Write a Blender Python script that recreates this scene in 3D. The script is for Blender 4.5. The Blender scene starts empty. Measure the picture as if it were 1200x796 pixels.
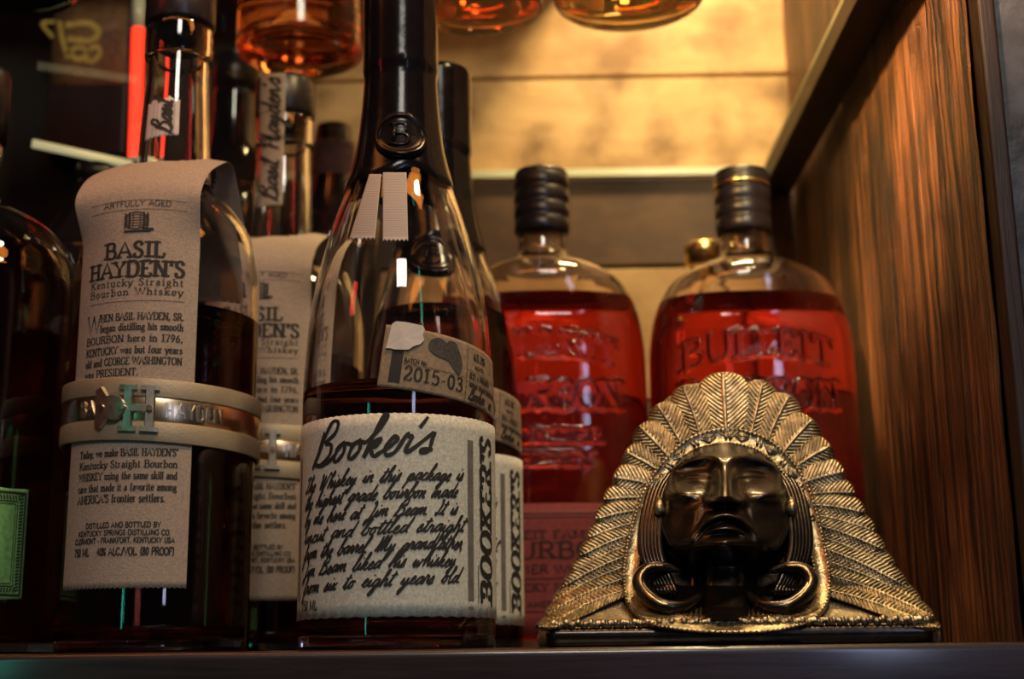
import bpy, math, random
import numpy as np
from mathutils import Matrix, Vector
random.seed(7); np.random.seed(7)
SC = bpy.context.scene
COL = SC.collection
R_ = math.radians

# ------------------------------------------------------------------ camera
F = 1650.0
CAM = Vector((0.0, 0.0, -0.008))
ROT = (Matrix.Rotation(R_(0.45), 4, 'Z') @ Matrix.Rotation(R_(90 + 13.2), 4, 'X') @ Matrix.Rotation(R_(-0.7), 4, 'Z')).to_3x3()
cd = bpy.data.cameras.new('camera')
cd.sensor_width = 36.0; cd.lens = F * 36.0 / 1200.0
cd.clip_start = 0.01; cd.clip_end = 50
cd.dof.use_dof = True; cd.dof.focus_distance = 0.565; cd.dof.aperture_fstop = 8.0
cam = bpy.data.objects.new('camera', cd); COL.objects.link(cam)
cam.matrix_world = Matrix.Translation(CAM) @ ROT.to_4x4()
SC.camera = cam

def at(px, py, Y):
    d = ROT @ Vector(((px - 600) / F, (398 - py) / F, -1.0))
    return CAM + d * (Y / d.y)

# ------------------------------------------------------------------ world, lights, exposure
SC.view_settings.view_transform = 'Standard'
SC.view_settings.look = 'None'
SC.view_settings.gamma = 1.0
SC.view_settings.use_curve_mapping = False
SC.view_settings.exposure = 0.0
w = bpy.data.worlds.new('world'); SC.world = w; w.use_nodes = True
w.node_tree.nodes['Background'].inputs[0].default_value = (0.9, 0.75, 0.7, 1)
w.node_tree.nodes['Background'].inputs[1].default_value = 0.012
cy = SC.cycles
cy.max_bounces = 24; cy.transmission_bounces = 24; cy.glossy_bounces = 8; cy.diffuse_bounces = 4
cy.transparent_max_bounces = 16
cy.use_denoising = True
cy.blur_glossy = 0.6
cy.sample_clamp_indirect = 4.0

def area(name, loc, target, sx, sy, power, color):
    l = bpy.data.lights.new(name, 'AREA'); l.shape = 'RECTANGLE'; l.size = sx; l.size_y = sy
    l.energy = power; l.color = color
    o = bpy.data.objects.new(name, l); COL.objects.link(o)
    o.location = loc
    o.rotation_euler = (Vector(target) - Vector(loc)).to_track_quat('-Z', 'Y').to_euler()
    return o
# warm lamp above the upper shelf, in front of the plank wall
sl = area('shelf_lamp', (0.14, 0.79, 0.66), (0.10, 0.90, 0.30), 0.10, 0.05, 1.75, (1.0, 0.68, 0.36)); sl.data.spread = R_(110)
# warm lamp hanging over the front of the bar shelf
area('bar_lamp', (0.17, 0.40, 0.62), (0.10, 0.62, 0.05), 0.06, 0.06, 1.6, (1.0, 0.76, 0.42))
# dim room light from the front, over the camera
area('room_lamp', (0.12, -0.60, 1.00), (-0.05, 0.6, 0.10), 0.30, 0.25, 5.8, (1.0, 0.92, 0.81))
# added orange strip above the shelf front, draws a line along its edge
area('orange_strip_fill', (-0.10, 0.44, 0.46), (-0.02, 0.545, 0.0), 0.50, 0.06, 0.6, (1.0, 0.30, 0.05)).rotation_euler = (R_(13), 0, R_(0))
# coloured bar lights in the room, seen as streaks in the glass
area('blue_window', (0.55, -0.85, 0.35), (0.0, 0.65, 0.15), 0.10, 0.55, 1.3, (0.55, 0.65, 1.0))
area('teal_sign', (-0.42, -0.05, 0.12), (-0.15, 0.62, 0.10), 0.02, 0.22, 0.06, (0.08, 1.0, 0.75))
area('red_sign', (-0.60, 0.25, 0.45), (0.0, 0.65, 0.15), 0.05, 0.12, 0.16, (1.0, 0.06, 0.04))
al = area('panel_fill', (-0.22, 0.12, 0.72), (0.20, 0.64, 0.31), 0.04, 0.04, 0.75, (1.0, 0.58, 0.26)); al.data.spread = R_(20)  # added narrow warm fill that brightens the right side panel

# ------------------------------------------------------------------ materials
def newmat(name):
    m = bpy.data.materials.new(name); m.use_nodes = True
    return m, m.node_tree, m.node_tree.nodes['Principled BSDF']
def setp(b, **k):
    for a, v in k.items():
        b.inputs[a.replace('_', ' ')].default_value = v
def plain(name, col, rough=0.5, metal=0.0, noise=0.0, nscale=200, bump=0.0, bscale=400, spec=0.5, coat=0.0):
    m, t, b = newmat(name)
    setp(b, Base_Color=(*col, 1), Roughness=rough, Metallic=metal)
    b.inputs['Specular IOR Level'].default_value = spec
    if coat: b.inputs['Coat Weight'].default_value = coat; b.inputs['Coat Roughness'].default_value = 0.1
    tc = t.nodes.new('ShaderNodeTexCoord')
    if noise:
        n = t.nodes.new('ShaderNodeTexNoise'); n.inputs['Scale'].default_value = nscale; n.inputs['Detail'].default_value = 6
        r = t.nodes.new('ShaderNodeValToRGB')
        r.color_ramp.elements[0].position = .35; r.color_ramp.elements[1].position = .68
        r.color_ramp.elements[0].color = (*[c * (1 - noise) for c in col], 1); r.color_ramp.elements[1].color = (*[min(1, c * (1 + noise * .6)) for c in col], 1)
        t.links.new(tc.outputs['Object'], n.inputs['Vector']); t.links.new(n.outputs['Fac'], r.inputs['Fac']); t.links.new(r.outputs['Color'], b.inputs['Base Color'])
    if bump:
        n = t.nodes.new('ShaderNodeTexNoise'); n.inputs['Scale'].default_value = bscale; n.inputs['Detail'].default_value = 5
        u = t.nodes.new('ShaderNodeBump'); u.inputs['Strength'].default_value = bump; u.inputs['Distance'].default_value = .001
        t.links.new(tc.outputs['Object'], n.inputs['Vector']); t.links.new(n.outputs['Fac'], u.inputs['Height']); t.links.new(u.outputs['Normal'], b.inputs['Normal'])
    return m
def glass(name, col, rough=0.0, ior=1.5):
    m, t, b = newmat(name)
    setp(b, Base_Color=(*col, 1), Roughness=rough, IOR=ior)
    b.inputs['Transmission Weight'].default_value = 1.0
    return m
def pane(name, col):
    m, t, b = newmat(name); t.nodes.remove(b)
    o = t.nodes['Material Output']; tr = t.nodes.new('ShaderNodeBsdfTransparent'); gl = t.nodes.new('ShaderNodeBsdfGlossy')
    fr = t.nodes.new('ShaderNodeFresnel'); mx = t.nodes.new('ShaderNodeMixShader')
    tr.inputs[0].default_value = (*col, 1); gl.inputs['Roughness'].default_value = .03; fr.inputs[0].default_value = 1.45
    ge = t.nodes.new('ShaderNodeNewGeometry'); sb = t.nodes.new('ShaderNodeMath'); sb.operation = 'MULTIPLY_ADD'; sb.inputs[1].default_value = -1; sb.inputs[2].default_value = 1
    ml = t.nodes.new('ShaderNodeMath'); ml.operation = 'MULTIPLY'; t.links.new(ge.outputs['Backfacing'], sb.inputs[0]); t.links.new(sb.outputs[0], ml.inputs[0]); t.links.new(fr.outputs[0], ml.inputs[1])
    t.links.new(ml.outputs[0], mx.inputs[0]); t.links.new(tr.outputs[0], mx.inputs[1]); t.links.new(gl.outputs[0], mx.inputs[2]); t.links.new(mx.outputs[0], o.inputs[0])
    return m
def wood(name, c1, c2, axis='X', scale=14, stretch=9, rough=.55, bump=.4, spots=0.0, dist=.0012, seed=0.0, lo=.32, hi=.68):
    m, t, b = newmat(name); N = t.nodes.new; L = t.links.new
    tc = N('ShaderNodeTexCoord'); mp = N('ShaderNodeMapping')
    s = [scale * stretch] * 3; s['XYZ'.index(axis)] = scale
    mp.inputs['Scale'].default_value = s; mp.inputs['Location'].default_value = (seed, seed * .7, seed * 1.3)
    L(tc.outputs['Object'], mp.inputs['Vector'])
    n = N('ShaderNodeTexNoise'); n.inputs['Scale'].default_value = 1; n.inputs['Detail'].default_value = 8; n.inputs['Roughness'].default_value = .65; n.inputs['Distortion'].default_value = .5
    L(mp.outputs[0], n.inputs['Vector'])
    r = N('ShaderNodeValToRGB'); r.color_ramp.elements[0].position = lo; r.color_ramp.elements[1].position = hi
    r.color_ramp.elements[0].color = (*c1, 1); r.color_ramp.elements[1].color = (*c2, 1)
    L(n.outputs['Fac'], r.inputs['Fac'])
    n2 = N('ShaderNodeTexNoise'); n2.inputs['Scale'].default_value = 22; n2.inputs['Detail'].default_value = 4
    L(tc.outputs['Object'], n2.inputs['Vector'])
    r2 = N('ShaderNodeValToRGB'); r2.color_ramp.elements[0].position = .34; r2.color_ramp.elements[1].position = .56
    v = 1 - spots; r2.color_ramp.elements[0].color = (v, v * .85, v * .7, 1); r2.color_ramp.elements[1].color = (1, 1, 1, 1)
    L(n2.outputs['Fac'], r2.inputs['Fac'])
    mu = N('ShaderNodeMix'); mu.data_type = 'RGBA'; mu.blend_type = 'MULTIPLY'; mu.inputs[0].default_value = 1
    L(r.outputs['Color'], mu.inputs[6]); L(r2.outputs['Color'], mu.inputs[7]); L(mu.outputs[2], b.inputs['Base Color'])
    u = N('ShaderNodeBump'); u.inputs['Strength'].default_value = bump; u.inputs['Distance'].default_value = dist
    L(n.outputs['Fac'], u.inputs['Height']); L(u.outputs['Normal'], b.inputs['Normal'])
    setp(b, Roughness=rough)
    return m
def emit(name, col, s):
    m, t, b = newmat(name); setp(b, Base_Color=(*col, 1)); b.inputs['Emission Color'].default_value = (*col, 1); b.inputs['Emission Strength'].default_value = s
    return m

M_GLASS = glass('clear_glass', (1, 1, 1))
M_GLASS_B = glass('flask_glass', (1, .93, .88))
M_LIQ = glass('bourbon_dark', (.26, .055, .03), ior=1.36)
M_LIQ_RED = glass('bourbon_red', (.78, .070, .042), ior=1.36)
M_AMBER = glass('bourbon_amber', (1.0, .62, .22), ior=1.36)
M_AMBER2 = glass('bourbon_orange', (.95, .30, .08), ior=1.36)
M_PANE = pane('shelf_glass', (.93, .95, .88))
M_EDGE = plain('glass_edge_frosted', (.75, .78, .62), .25, spec=.8)
M_DARKGL = plain('dark_bottle_glass', (.012, .008, .010), .08, spec=.6, coat=.6)
M_BLACK = plain('black_plastic', (.018, .014, .018), .32, noise=.3, nscale=300)
M_WAX = plain('black_wax', (.006, .005, .007), .16, noise=.2, bump=.12, bscale=160, spec=.22)
M_PAPER = plain('kraft_paper', (.40, .325, .26), .8, noise=.16, nscale=900, bump=.25, bscale=1400)
M_PAPER_D = plain('aged_paper', (.30, .22, .14), .8, noise=.25, nscale=500, bump=.2, bscale=1200)
M_PAPER_W = plain('speckled_white_paper', (.66, .67, .58), .8, noise=.22, nscale=900, bump=.1, bscale=2500)
M_PAPER_T = plain('torn_white_paper', (.62, .58, .54), .85, noise=.08)
M_PAPER_G = plain('green_paper', (.16, .42, .13), .7, noise=.25, nscale=500)
M_PAPER_R = plain('red_orange_paper', (.22, .030, .030), .7, noise=.2, nscale=400)
M_INK = plain('black_ink', (.02, .018, .016), .75)
M_INKG = plain('grey_ink', (.17, .16, .14), .8, noise=.2)
M_INKR = plain('maroon_ink', (.035, .006, .008), .8)
M_RIB = plain('grosgrain_ribbon', (.52, .46, .42), .7)
M_STRAP = plain('brushed_brass', (.44, .37, .25), .55, metal=.45, noise=.15, nscale=60, bump=.15, bscale=900)
M_STRAPP = plain('polished_brass', (.90, .66, .40), .24, metal=1.0)
M_STEEL = plain('cast_metal', (.62, .56, .46), .34, metal=1.0, noise=.25, nscale=300)
M_GOLD = plain('gold_foil', (.8, .62, .25), .25, metal=1)
M_BRASS_R = plain('rough_brass', (.46, .38, .25), .55, metal=.9, noise=.35, nscale=260, bump=.5, bscale=900)
M_BRASS = plain('aged_brass', (.42, .34, .21), .36, metal=1.0, noise=.5, nscale=260, bump=.35, bscale=700)
M_BRONZE = plain('dark_bronze', (.050, .037, .029), .30, metal=.9, noise=.35, nscale=160, bump=.15, bscale=500, coat=.25)
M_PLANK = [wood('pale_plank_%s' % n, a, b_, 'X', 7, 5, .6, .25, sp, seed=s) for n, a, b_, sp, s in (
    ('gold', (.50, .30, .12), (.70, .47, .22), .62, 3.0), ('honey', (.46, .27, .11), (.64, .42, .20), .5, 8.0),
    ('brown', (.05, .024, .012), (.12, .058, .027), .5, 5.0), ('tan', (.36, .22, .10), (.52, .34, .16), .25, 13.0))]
M_PANEL = wood('rough_walnut', (.006, .002, .001), (.42, .17, .06), 'Z', 6, 44, .30, 1.0, .7, dist=.004, lo=.44, hi=.66)
M_FRONT = wood('dark_panel_edge', (.008, .003, .002), (.030, .010, .006), 'Z', 9, 20, .5, .6, .3)
M_BLUE = plain('rough_dark_wall', (.045, .050, .075), .6, noise=.7, nscale=45, bump=1.0, bscale=110)
M_SHELF = wood('dark_shelf_wood', (.014, .008, .010), (.04, .022, .026), 'X', 8, 14, .35, .2, .2)
M_SHELF.node_tree.nodes['Principled BSDF'].inputs['Coat Weight'].default_value = .7; M_SHELF.node_tree.nodes['Principled BSDF'].inputs['Coat Roughness'].default_value = .12
M_RAIL = wood('dark_rail_wood', (.010, .006, .004), (.035, .022, .012), 'Y', 8, 14, .5, .4, .2)
M_NEON = emit('red_neon', (1.0, .035, .015), 2.6)
M_BRLBL = plain('brown_label', (.20, .11, .055), .7, noise=.3)
M_YEL = plain('gold_print', (.55, .42, .10), .6, noise=.2)

# ------------------------------------------------------------------ mesh helpers
def mesh_obj(name, V, Fc, mat, parent=None, smooth=True):
    me = bpy.data.meshes.new(name); me.from_pydata([tuple(v) for v in V], [], [tuple(f) for f in Fc])
    me.materials.append(mat)
    if smooth: me.polygons.foreach_set('use_smooth', [True] * len(me.polygons))
    me.update()
    o = bpy.data.objects.new(name, me); COL.objects.link(o)
    if parent is not None:
        o.parent = parent
        p = parent
        off = Vector((0, 0, 0))
        while p is not None: off += p.location; p = p.parent
        for v in me.vertices: v.co -= off
    return o
def thing(name, loc, label, cat, group=None):
    o = bpy.data.objects.new(name, None); COL.objects.link(o); o.location = loc; o.empty_display_size = .01
    o['label'] = label; o['category'] = cat
    if group: o['group'] = group
    return o
def tag(o, label=None, cat=None, group=None, kind=None):
    if label: o['label'] = label
    if cat: o['category'] = cat
    if group: o['group'] = group
    if kind: o['kind'] = kind
    return o
def smooth_pts(P, n=6, closed=False):
    P = [np.array(p, float) for p in P]; out = []
    m = len(P); rng = m if closed else m - 1
    for i in range(rng):
        p1, p2 = P[i], P[(i + 1) % m]
        p0 = P[(i - 1) % m] if (closed or i > 0) else 2 * p1 - p2
        p3 = P[(i + 2) % m] if (closed or i < m - 2) else 2 * p2 - p1
        for k in range(n):
            t = k / n
            out.append(.5 * ((2 * p1) + (-p0 + p2) * t + (2 * p0 - 5 * p1 + 4 * p2 - p3) * t * t + (-p0 + 3 * p1 - 3 * p2 + p3) * t ** 3))
    if not closed: out.append(P[-1])
    return out
def grid_faces(nu, nv, closed_u=False, base=0, flip=False):
    f = []
    for j in range(nv - 1):
        for i in range(nu if closed_u else nu - 1):
            a = base + j * nu + i; b = base + j * nu + (i + 1) % nu; c = b + nu; d = a + nu
            f.append((a, d, c, b) if flip else (a, b, c, d))
    return f
def lathe(name, prof, cx, cyy, mat, parent=None, seg=72, closed=True, oval=None):
    """prof: (r, z) going bottom centre -> up the outside -> (back down the inside). r==0 makes a pole."""
    V = []; Fc = []; prev = None
    for r, z in prof:
        k, n = oval(z) if oval else (1, 2)
        if r <= 1e-6:
            cur = [len(V)]; V.append((cx, cyy, z))
        else:
            cur = list(range(len(V), len(V) + seg))
            for i in range(seg):
                a = 2 * math.pi * i / seg; c, s = math.cos(a), math.sin(a)
                if n != 2:
                    c = math.copysign(abs(c) ** (2 / n), c); s = math.copysign(abs(s) ** (2 / n), s)
                V.append((cx + r * c, cyy + r * k * s, z))
        if prev is not None:
            if len(prev) == 1 and len(cur) > 1: Fc += [(prev[0], cur[(i + 1) % seg], cur[i]) for i in range(seg)]
            elif len(cur) == 1 and len(prev) > 1: Fc += [(prev[i], prev[(i + 1) % seg], cur[0]) for i in range(seg)]
            elif len(cur) > 1: Fc += [(prev[i], prev[(i + 1) % seg], cur[(i + 1) % seg], cur[i]) for i in range(seg)]
        prev = cur
    return mesh_obj(name, V, Fc, mat, parent)
def dense(prof, n=5):
    return [(max(0, p[0]), p[1]) for p in smooth_pts(prof, n)]
def box(name, x0, x1, y0, y1, z0, z1, mat, parent=None, bev=0.0):
    import bmesh
    bm = bmesh.new(); bmesh.ops.create_cube(bm, size=1)
    for v in bm.verts:
        v.co = ((x0 + x1) / 2 + v.co.x * (x1 - x0), (y0 + y1) / 2 + v.co.y * (y1 - y0), (z0 + z1) / 2 + v.co.z * (z1 - z0))
    if bev: bmesh.ops.bevel(bm, geom=bm.edges[:], offset=bev, segments=5, affect='EDGES', profile=.6)
    V = [v.co[:] for v in bm.verts]; bm.verts.index_update(); Fc = [[v.index for v in f.verts] for f in bm.faces]; bm.free()
    return mesh_obj(name, V, Fc, mat, parent, smooth=False)
def tube_mesh(P, rad, seg=10, caps=True):
    P = [Vector(p) for p in P]; V = []; Fc = []
    up = Vector((0, -1, 0.001))
    for i, p in enumerate(P):
        t = (P[min(i + 1, len(P) - 1)] - P[max(i - 1, 0)]).normalized()
        a = t.cross(up)
        if a.length < 1e-4: a = t.cross(Vector((1, 0, 0)))
        a.normalize(); b = t.cross(a)
        r = rad[i] if isinstance(rad, (list, tuple)) else rad
        for k in range(seg):
            q = 2 * math.pi * k / seg; V.append(p + a * math.cos(q) * r + b * math.sin(q) * r)
    Fc = grid_faces(seg, len(P), True)
    if caps:
        Fc.append(tuple(range(seg - 1, -1, -1))); Fc.append(tuple((len(P) - 1) * seg + k for k in range(seg)))
    return V, Fc

# ------------------------------------------------------------------ stroke lettering
ROM = {
'A': (.86, "0,0 .43,1 .86,0;.16,.36 .7,.36"), 'B': (.7, ".1,0 .1,1;~.1,1 .4,1 .57,.9 .57,.64 .4,.53 .1,.53;~.1,.53 .45,.53 .65,.4 .65,.14 .45,0 .1,0"),
'C': (.74, "~.68,.78 .55,.96 .38,1 .16,.88 .05,.6 .05,.4 .16,.12 .38,0 .58,.04 .7,.22"), 'D': (.8, ".1,0 .1,1;~.1,1 .42,1 .66,.85 .74,.5 .66,.15 .42,0 .1,0"),
'E': (.64, ".1,0 .1,1;.1,1 .56,1 .58,.82;.1,.52 .44,.52;.1,0 .58,0 .61,.2"), 'F': (.6, ".1,0 .1,1;.1,1 .56,1 .58,.82;.1,.52 .44,.52"),
'G': (.82, "~.68,.78 .55,.96 .38,1 .16,.88 .05,.6 .05,.4 .16,.12 .38,0 .58,.04 .7,.12;.7,.04 .7,.42;.54,.42 .82,.42"),
'H': (.86, ".12,0 .12,1;.74,0 .74,1;.12,.52 .74,.52"), 'I': (.32, ".16,0 .16,1"), 'J': (.42, ".28,1 .28,.2;~.28,.25 .2,.02 .02,0"),
'K': (.8, ".12,0 .12,1;.7,1 .14,.42;.3,.6 .76,0"), 'L': (.62, ".12,0 .12,1;.12,0 .56,0 .6,.24"), 'M': (1.0, ".12,0 .12,1;.12,1 .5,.1 .88,1;.88,1 .88,0"),
'N': (.88, ".12,0 .12,1;.12,1 .76,0;.76,0 .76,1"), 'O': (.82, "~.41,1 .17,.9 .05,.6 .05,.4 .17,.1 .41,0 .65,.1 .77,.4 .77,.6 .65,.9 .41,1"),
'P': (.66, ".12,0 .12,1;~.12,1 .42,1 .62,.88 .62,.6 .42,.48 .12,.48"), 'Q': (.82, "~.41,1 .17,.9 .05,.6 .05,.4 .17,.1 .41,0 .65,.1 .77,.4 .77,.6 .65,.9 .41,1;.45,.2 .8,-.15"),
'R': (.76, ".12,0 .12,1;~.12,1 .42,1 .6,.88 .6,.62 .42,.52 .12,.52;.36,.52 .74,0"),
'S': (.58, "~.5,.8 .4,.97 .25,1 .08,.88 .08,.68 .25,.55 .42,.44 .52,.25 .42,.05 .25,0 .1,.05 .03,.24"), 'T': (.74, ".37,0 .37,1;.02,.8 .04,1 .7,1 .72,.8"),
'U': (.82, "~.12,1 .12,.7 .12,.3 .22,.05 .42,0 .62,.05 .72,.3 .72,.7 .72,1"), 'V': (.8, "0,1 .4,0 .8,1"), 'W': (1.16, "0,1 .29,0 .58,.95;.58,.95 .87,0 1.16,1"),
'X': (.8, "0,0 .8,1;0,1 .8,0"), 'Y': (.78, "0,1 .39,.5 .78,1;.39,.5 .39,0"), 'Z': (.7, ".05,.82 .07,1 .65,1 .05,0 .66,0 .68,.2"),
'a': (.52, "~.08,.5 .2,.63 .34,.6 .4,.45 .4,.1 .5,.02;~.4,.4 .15,.34 .05,.16 .15,0 .3,.04 .4,.16"), 'b': (.56, ".08,1 .08,0;~.08,.42 .25,.62 .44,.54 .5,.32 .42,.06 .25,0 .08,.14"),
'c': (.48, "~.42,.5 .3,.63 .14,.56 .05,.32 .14,.06 .28,0 .44,.12"), 'd': (.58, ".46,1 .46,0;~.46,.5 .28,.63 .12,.54 .05,.3 .12,.06 .28,0 .46,.14"),
'e': (.5, "~.06,.36 .44,.36 .42,.54 .26,.63 .1,.54 .05,.3 .14,.05 .28,0 .44,.12"), 'f': (.38, "~.38,.94 .28,1 .18,.9 .16,.7;.16,.75 .16,0;.02,.6 .34,.6"),
'g': (.54, "~.46,.6 .26,.63 .1,.52 .1,.3 .26,.2 .4,.3 .42,.5 .3,.62;~.16,.22 .08,.08 .3,.02 .48,-.06 .44,-.24 .22,-.3 .04,-.22 .1,-.04"),
'h': (.6, ".08,1 .08,0;~.08,.4 .25,.62 .42,.56 .48,.4 .48,.2;.48,.4 .48,0"), 'i': (.26, ".12,.62 .12,0;.12,.8 .12,.92"), 'j': (.26, ".14,.62 .14,-.2;.14,.8 .14,.92"),
'k': (.56, ".08,1 .08,0;.46,.62 .1,.26;.22,.38 .52,0"), 'l': (.24, ".1,1 .1,0"), 'm': (.88, ".08,.62 .08,0;~.08,.4 .22,.62 .38,.56 .42,.4;.42,.45 .42,0;~.42,.4 .58,.62 .74,.56 .78,.4;.78,.45 .78,0"),
'n': (.6, ".08,.62 .08,0;~.08,.4 .25,.62 .42,.56 .48,.4;.48,.45 .48,0"), 'o': (.54, "~.27,.63 .11,.54 .05,.32 .11,.08 .27,0 .43,.08 .49,.32 .43,.54 .27,.63"),
'p': (.56, ".08,.62 .08,-.28;~.08,.42 .25,.62 .44,.54 .5,.32 .42,.06 .25,0 .08,.14"), 'q': (.56, ".46,.62 .46,-.28;~.46,.5 .28,.63 .12,.54 .05,.3 .12,.06 .28,0 .46,.14"),
'r': (.42, ".08,.62 .08,0;~.08,.36 .2,.58 .38,.6"), 's': (.42, "~.36,.52 .26,.63 .1,.58 .08,.42 .3,.28 .36,.12 .24,0 .1,.02 .04,.14"),
't': (.36, ".14,.86 .14,.1;~.14,.12 .2,0 .34,.06;.02,.6 .32,.6"), 'u': (.6, ".08,.62 .08,.15;~.08,.2 .16,.02 .32,.02 .48,.2;.48,.62 .48,0"), 'v': (.52, "0,.62 .26,0 .52,.62"),
'w': (.8, "0,.62 .2,0 .4,.6;.4,.6 .6,0 .8,.62"), 'x': (.52, "0,.62 .52,0;0,0 .52,.62"), 'y': (.52, "0,.62 .26,0;.52,.62 .2,-.2 .04,-.26"), 'z': (.46, ".02,.62 .42,.62 .04,0 .44,0"),
'0': (.56, "~.28,1 .12,.85 .06,.5 .12,.15 .28,0 .44,.15 .5,.5 .44,.85 .28,1"), '1': (.4, ".2,0 .2,1;.2,1 .06,.86"), '2': (.56, "~.08,.78 .2,.98 .36,.98 .48,.8 .42,.55 .2,.25 .06,.02;.06,0 .5,0 .52,.18"),
'3': (.56, "~.08,.86 .24,1 .42,.92 .42,.66 .22,.54 .46,.46 .5,.2 .34,.02 .16,0 .05,.14"), '4': (.58, ".4,0 .4,1 .03,.3 .56,.3"), '5': (.54, ".46,1 .14,1 .1,.56;~.1,.56 .3,.64 .48,.5 .48,.18 .3,0 .06,.08"),
'6': (.56, "~.46,.94 .26,.84 .1,.5 .08,.2 .24,0 .42,.06 .5,.28 .4,.52 .22,.54 .1,.36"), '7': (.54, ".04,.84 .06,1 .5,1 .2,0"), '8': (.56, "~.28,1 .12,.9 .12,.66 .28,.54 .46,.38 .48,.14 .28,0 .08,.14 .1,.38 .28,.54 .44,.66 .44,.9 .28,1"),
'9': (.56, "~.46,.62 .3,.46 .12,.52 .08,.78 .24,1 .42,.94 .48,.7 .4,.3 .12,.02"), '.': (.2, ".1,0 .1,.1"), ',': (.2, ".12,.1 .06,-.14"), "'": (.2, ".12,1 .08,.7"), '-': (.4, ".05,.38 .35,.38"),
'/': (.4, "0,-.05 .4,1.05"), '(': (.3, "~.26,1.05 .1,.7 .1,.3 .26,-.1"), ')': (.3, "~.04,1.05 .2,.7 .2,.3 .04,-.1"), '%': (.8, "0,0 .7,1;~.15,1 .02,.8 .15,.58 .28,.8 .15,1;~.58,.42 .45,.2 .58,0 .71,.2 .58,.42"),
':': (.2, ".1,0 .1,.1;.1,.5 .1,.6"), ' ': (.36, ""), '*': (.25, "~.12,1 .04,.9 .12,.8 .2,.9 .12,1")}
# joined handwriting: every letter is one line from its entry to its exit (x height .5)
SCR = {
'a': (.55, "0,.1 .2,.42 .45,.5 .2,.46 .1,.15 .2,0 .42,.25 .48,.5 .44,.12 .55,.05"), 'b': (.5, "0,.1 .25,.8 .3,1.1 .18,1.05 .12,.5 .12,.05 .3,0 .42,.25 .35,.45 .5,.4"),
'c': (.42, "0,.1 .2,.42 .35,.46 .2,.48 .1,.2 .2,0 .42,.08"), 'd': (.58, "0,.1 .2,.42 .42,.48 .2,.46 .1,.15 .22,0 .42,.3 .55,1.1 .46,.3 .48,.05 .58,.05"),
'e': (.42, "0,.1 .22,.25 .34,.42 .22,.5 .1,.25 .2,0 .42,.08"), 'f': (.42, "0,.1 .25,.7 .32,1.1 .22,1.05 .16,.4 .08,-.55 .18,-.5 .2,0 .42,.1"),
'g': (.55, "0,.1 .2,.42 .42,.48 .2,.46 .1,.15 .22,.0 .42,.3 .46,.48 .38,-.2 .22,-.58 .1,-.42 .35,-.05 .55,.1"), 'h': (.55, "0,.1 .25,.8 .3,1.1 .18,1.05 .12,.4 .1,0 .2,.35 .34,.5 .42,.4 .4,.05 .55,.08"),
'i': (.28, "0,.1 .14,.48 .12,.1 .28,.08|.2,.75 .23,.8"), 'k': (.52, "0,.1 .25,.8 .3,1.1 .18,1.05 .1,0 .2,.35 .38,.48 .34,.28 .2,.24 .38,.0 .52,.08"),
'l': (.32, "0,.1 .24,.8 .28,1.1 .16,1.05 .1,.3 .16,0 .32,.08"), 'm': (.8, "0,.1 .12,.5 .1,0 .2,.38 .34,.5 .36,0 .46,.38 .6,.5 .62,.05 .8,.08"),
'n': (.55, "0,.1 .12,.5 .1,0 .2,.38 .36,.5 .38,.05 .55,.08"), 'o': (.48, "0,.1 .18,.42 .3,.5 .12,.4 .1,.1 .22,0 .36,.2 .32,.46 .48,.42"),
'p': (.5, "0,.1 .14,.5 .1,.0 .02,-.55 .14,.1 .26,.48 .4,.38 .34,.05 .2,.0 .5,.08"), 'r': (.4, "0,.1 .12,.55 .2,.46 .3,.46 .26,.1 .4,.08"),
's': (.36, "0,.1 .2,.55 .24,.35 .26,.08 .1,0 .05,.1 .36,.08"), 't': (.34, "0,.1 .18,.6 .22,.95 .14,.2 .18,0 .34,.08|.0,.68 .38,.74"),
'u': (.55, "0,.1 .12,.48 .1,.1 .22,0 .38,.2 .42,.48 .4,.08 .55,.08"), 'v': (.46, "0,.1 .12,.48 .16,0 .34,.3 .34,.48 .46,.42"), 'w': (.7, "0,.1 .12,.48 .1,.1 .2,0 .34,.4 .32,.05 .44,.02 .56,.4 .56,.48 .7,.42"),
'x': (.46, "0,.1 .14,.46 .22,.2 .3,0 .46,.08|.38,.48 .06,0"), 'y': (.52, "0,.1 .12,.48 .12,.12 .24,.05 .4,.48 .36,-.1 .2,-.58 .1,-.4 .32,-.05 .52,.1"),
'B': (.8, "~.18,.9 .16,.4 .05,-.05 .2,.4 .35,1.1 .6,1.1 .62,.8 .35,.6 .62,.5 .66,.2 .4,0 .15,.05 .5,-.02 .8,.1"), 'J': (.62, ".45,.9 .2,.95 .3,1.1 .42,.7 .3,-.2 .12,-.5 .08,-.25 .35,0 .62,.1"),
'T': (.62, ".05,.85 .2,1.0 .6,1.0 .4,.95 .34,.4 .2,0 .1,.1 .62,.1"), 'W': (.95, ".0,.8 .12,1.0 .12,.3 .22,0 .42,.9 .44,.1 .55,0 .8,1.0 .95,.9"), 'I': (.5, ".4,.8 .15,1.0 .28,1.05 .3,.5 .15,0 .05,.15 .5,.1"),
'M': (1.0, ".0,.0 .1,.4 .15,1.0 .2,.2 .25,0 .4,.95 .5,.9 .46,.0 .7,1.0 .76,.8 .74,.05 1.0,.1"), 'H': (.9, "0,.8 .2,1.05 .15,0 .2,.45 .6,.5 .7,1.05 .6,.3 .65,0 .9,.1"),
'.': (.25, "|.05,0 .1,.06"), ',': (.25, "|.08,.05 .02,-.15"), "'": (.25, "|.10,1.0 .0,.72"), ' ': (.55, ""), }
def parse(s):
    out = []
    for st in s.split(';'):
        st = st.strip()
        if not st: continue
        sm = st[0] == '~'
        P = [tuple(float(c) for c in q.split(',')) for q in st.lstrip('~').split()]
        out.append((P, sm))
    return out
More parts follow.
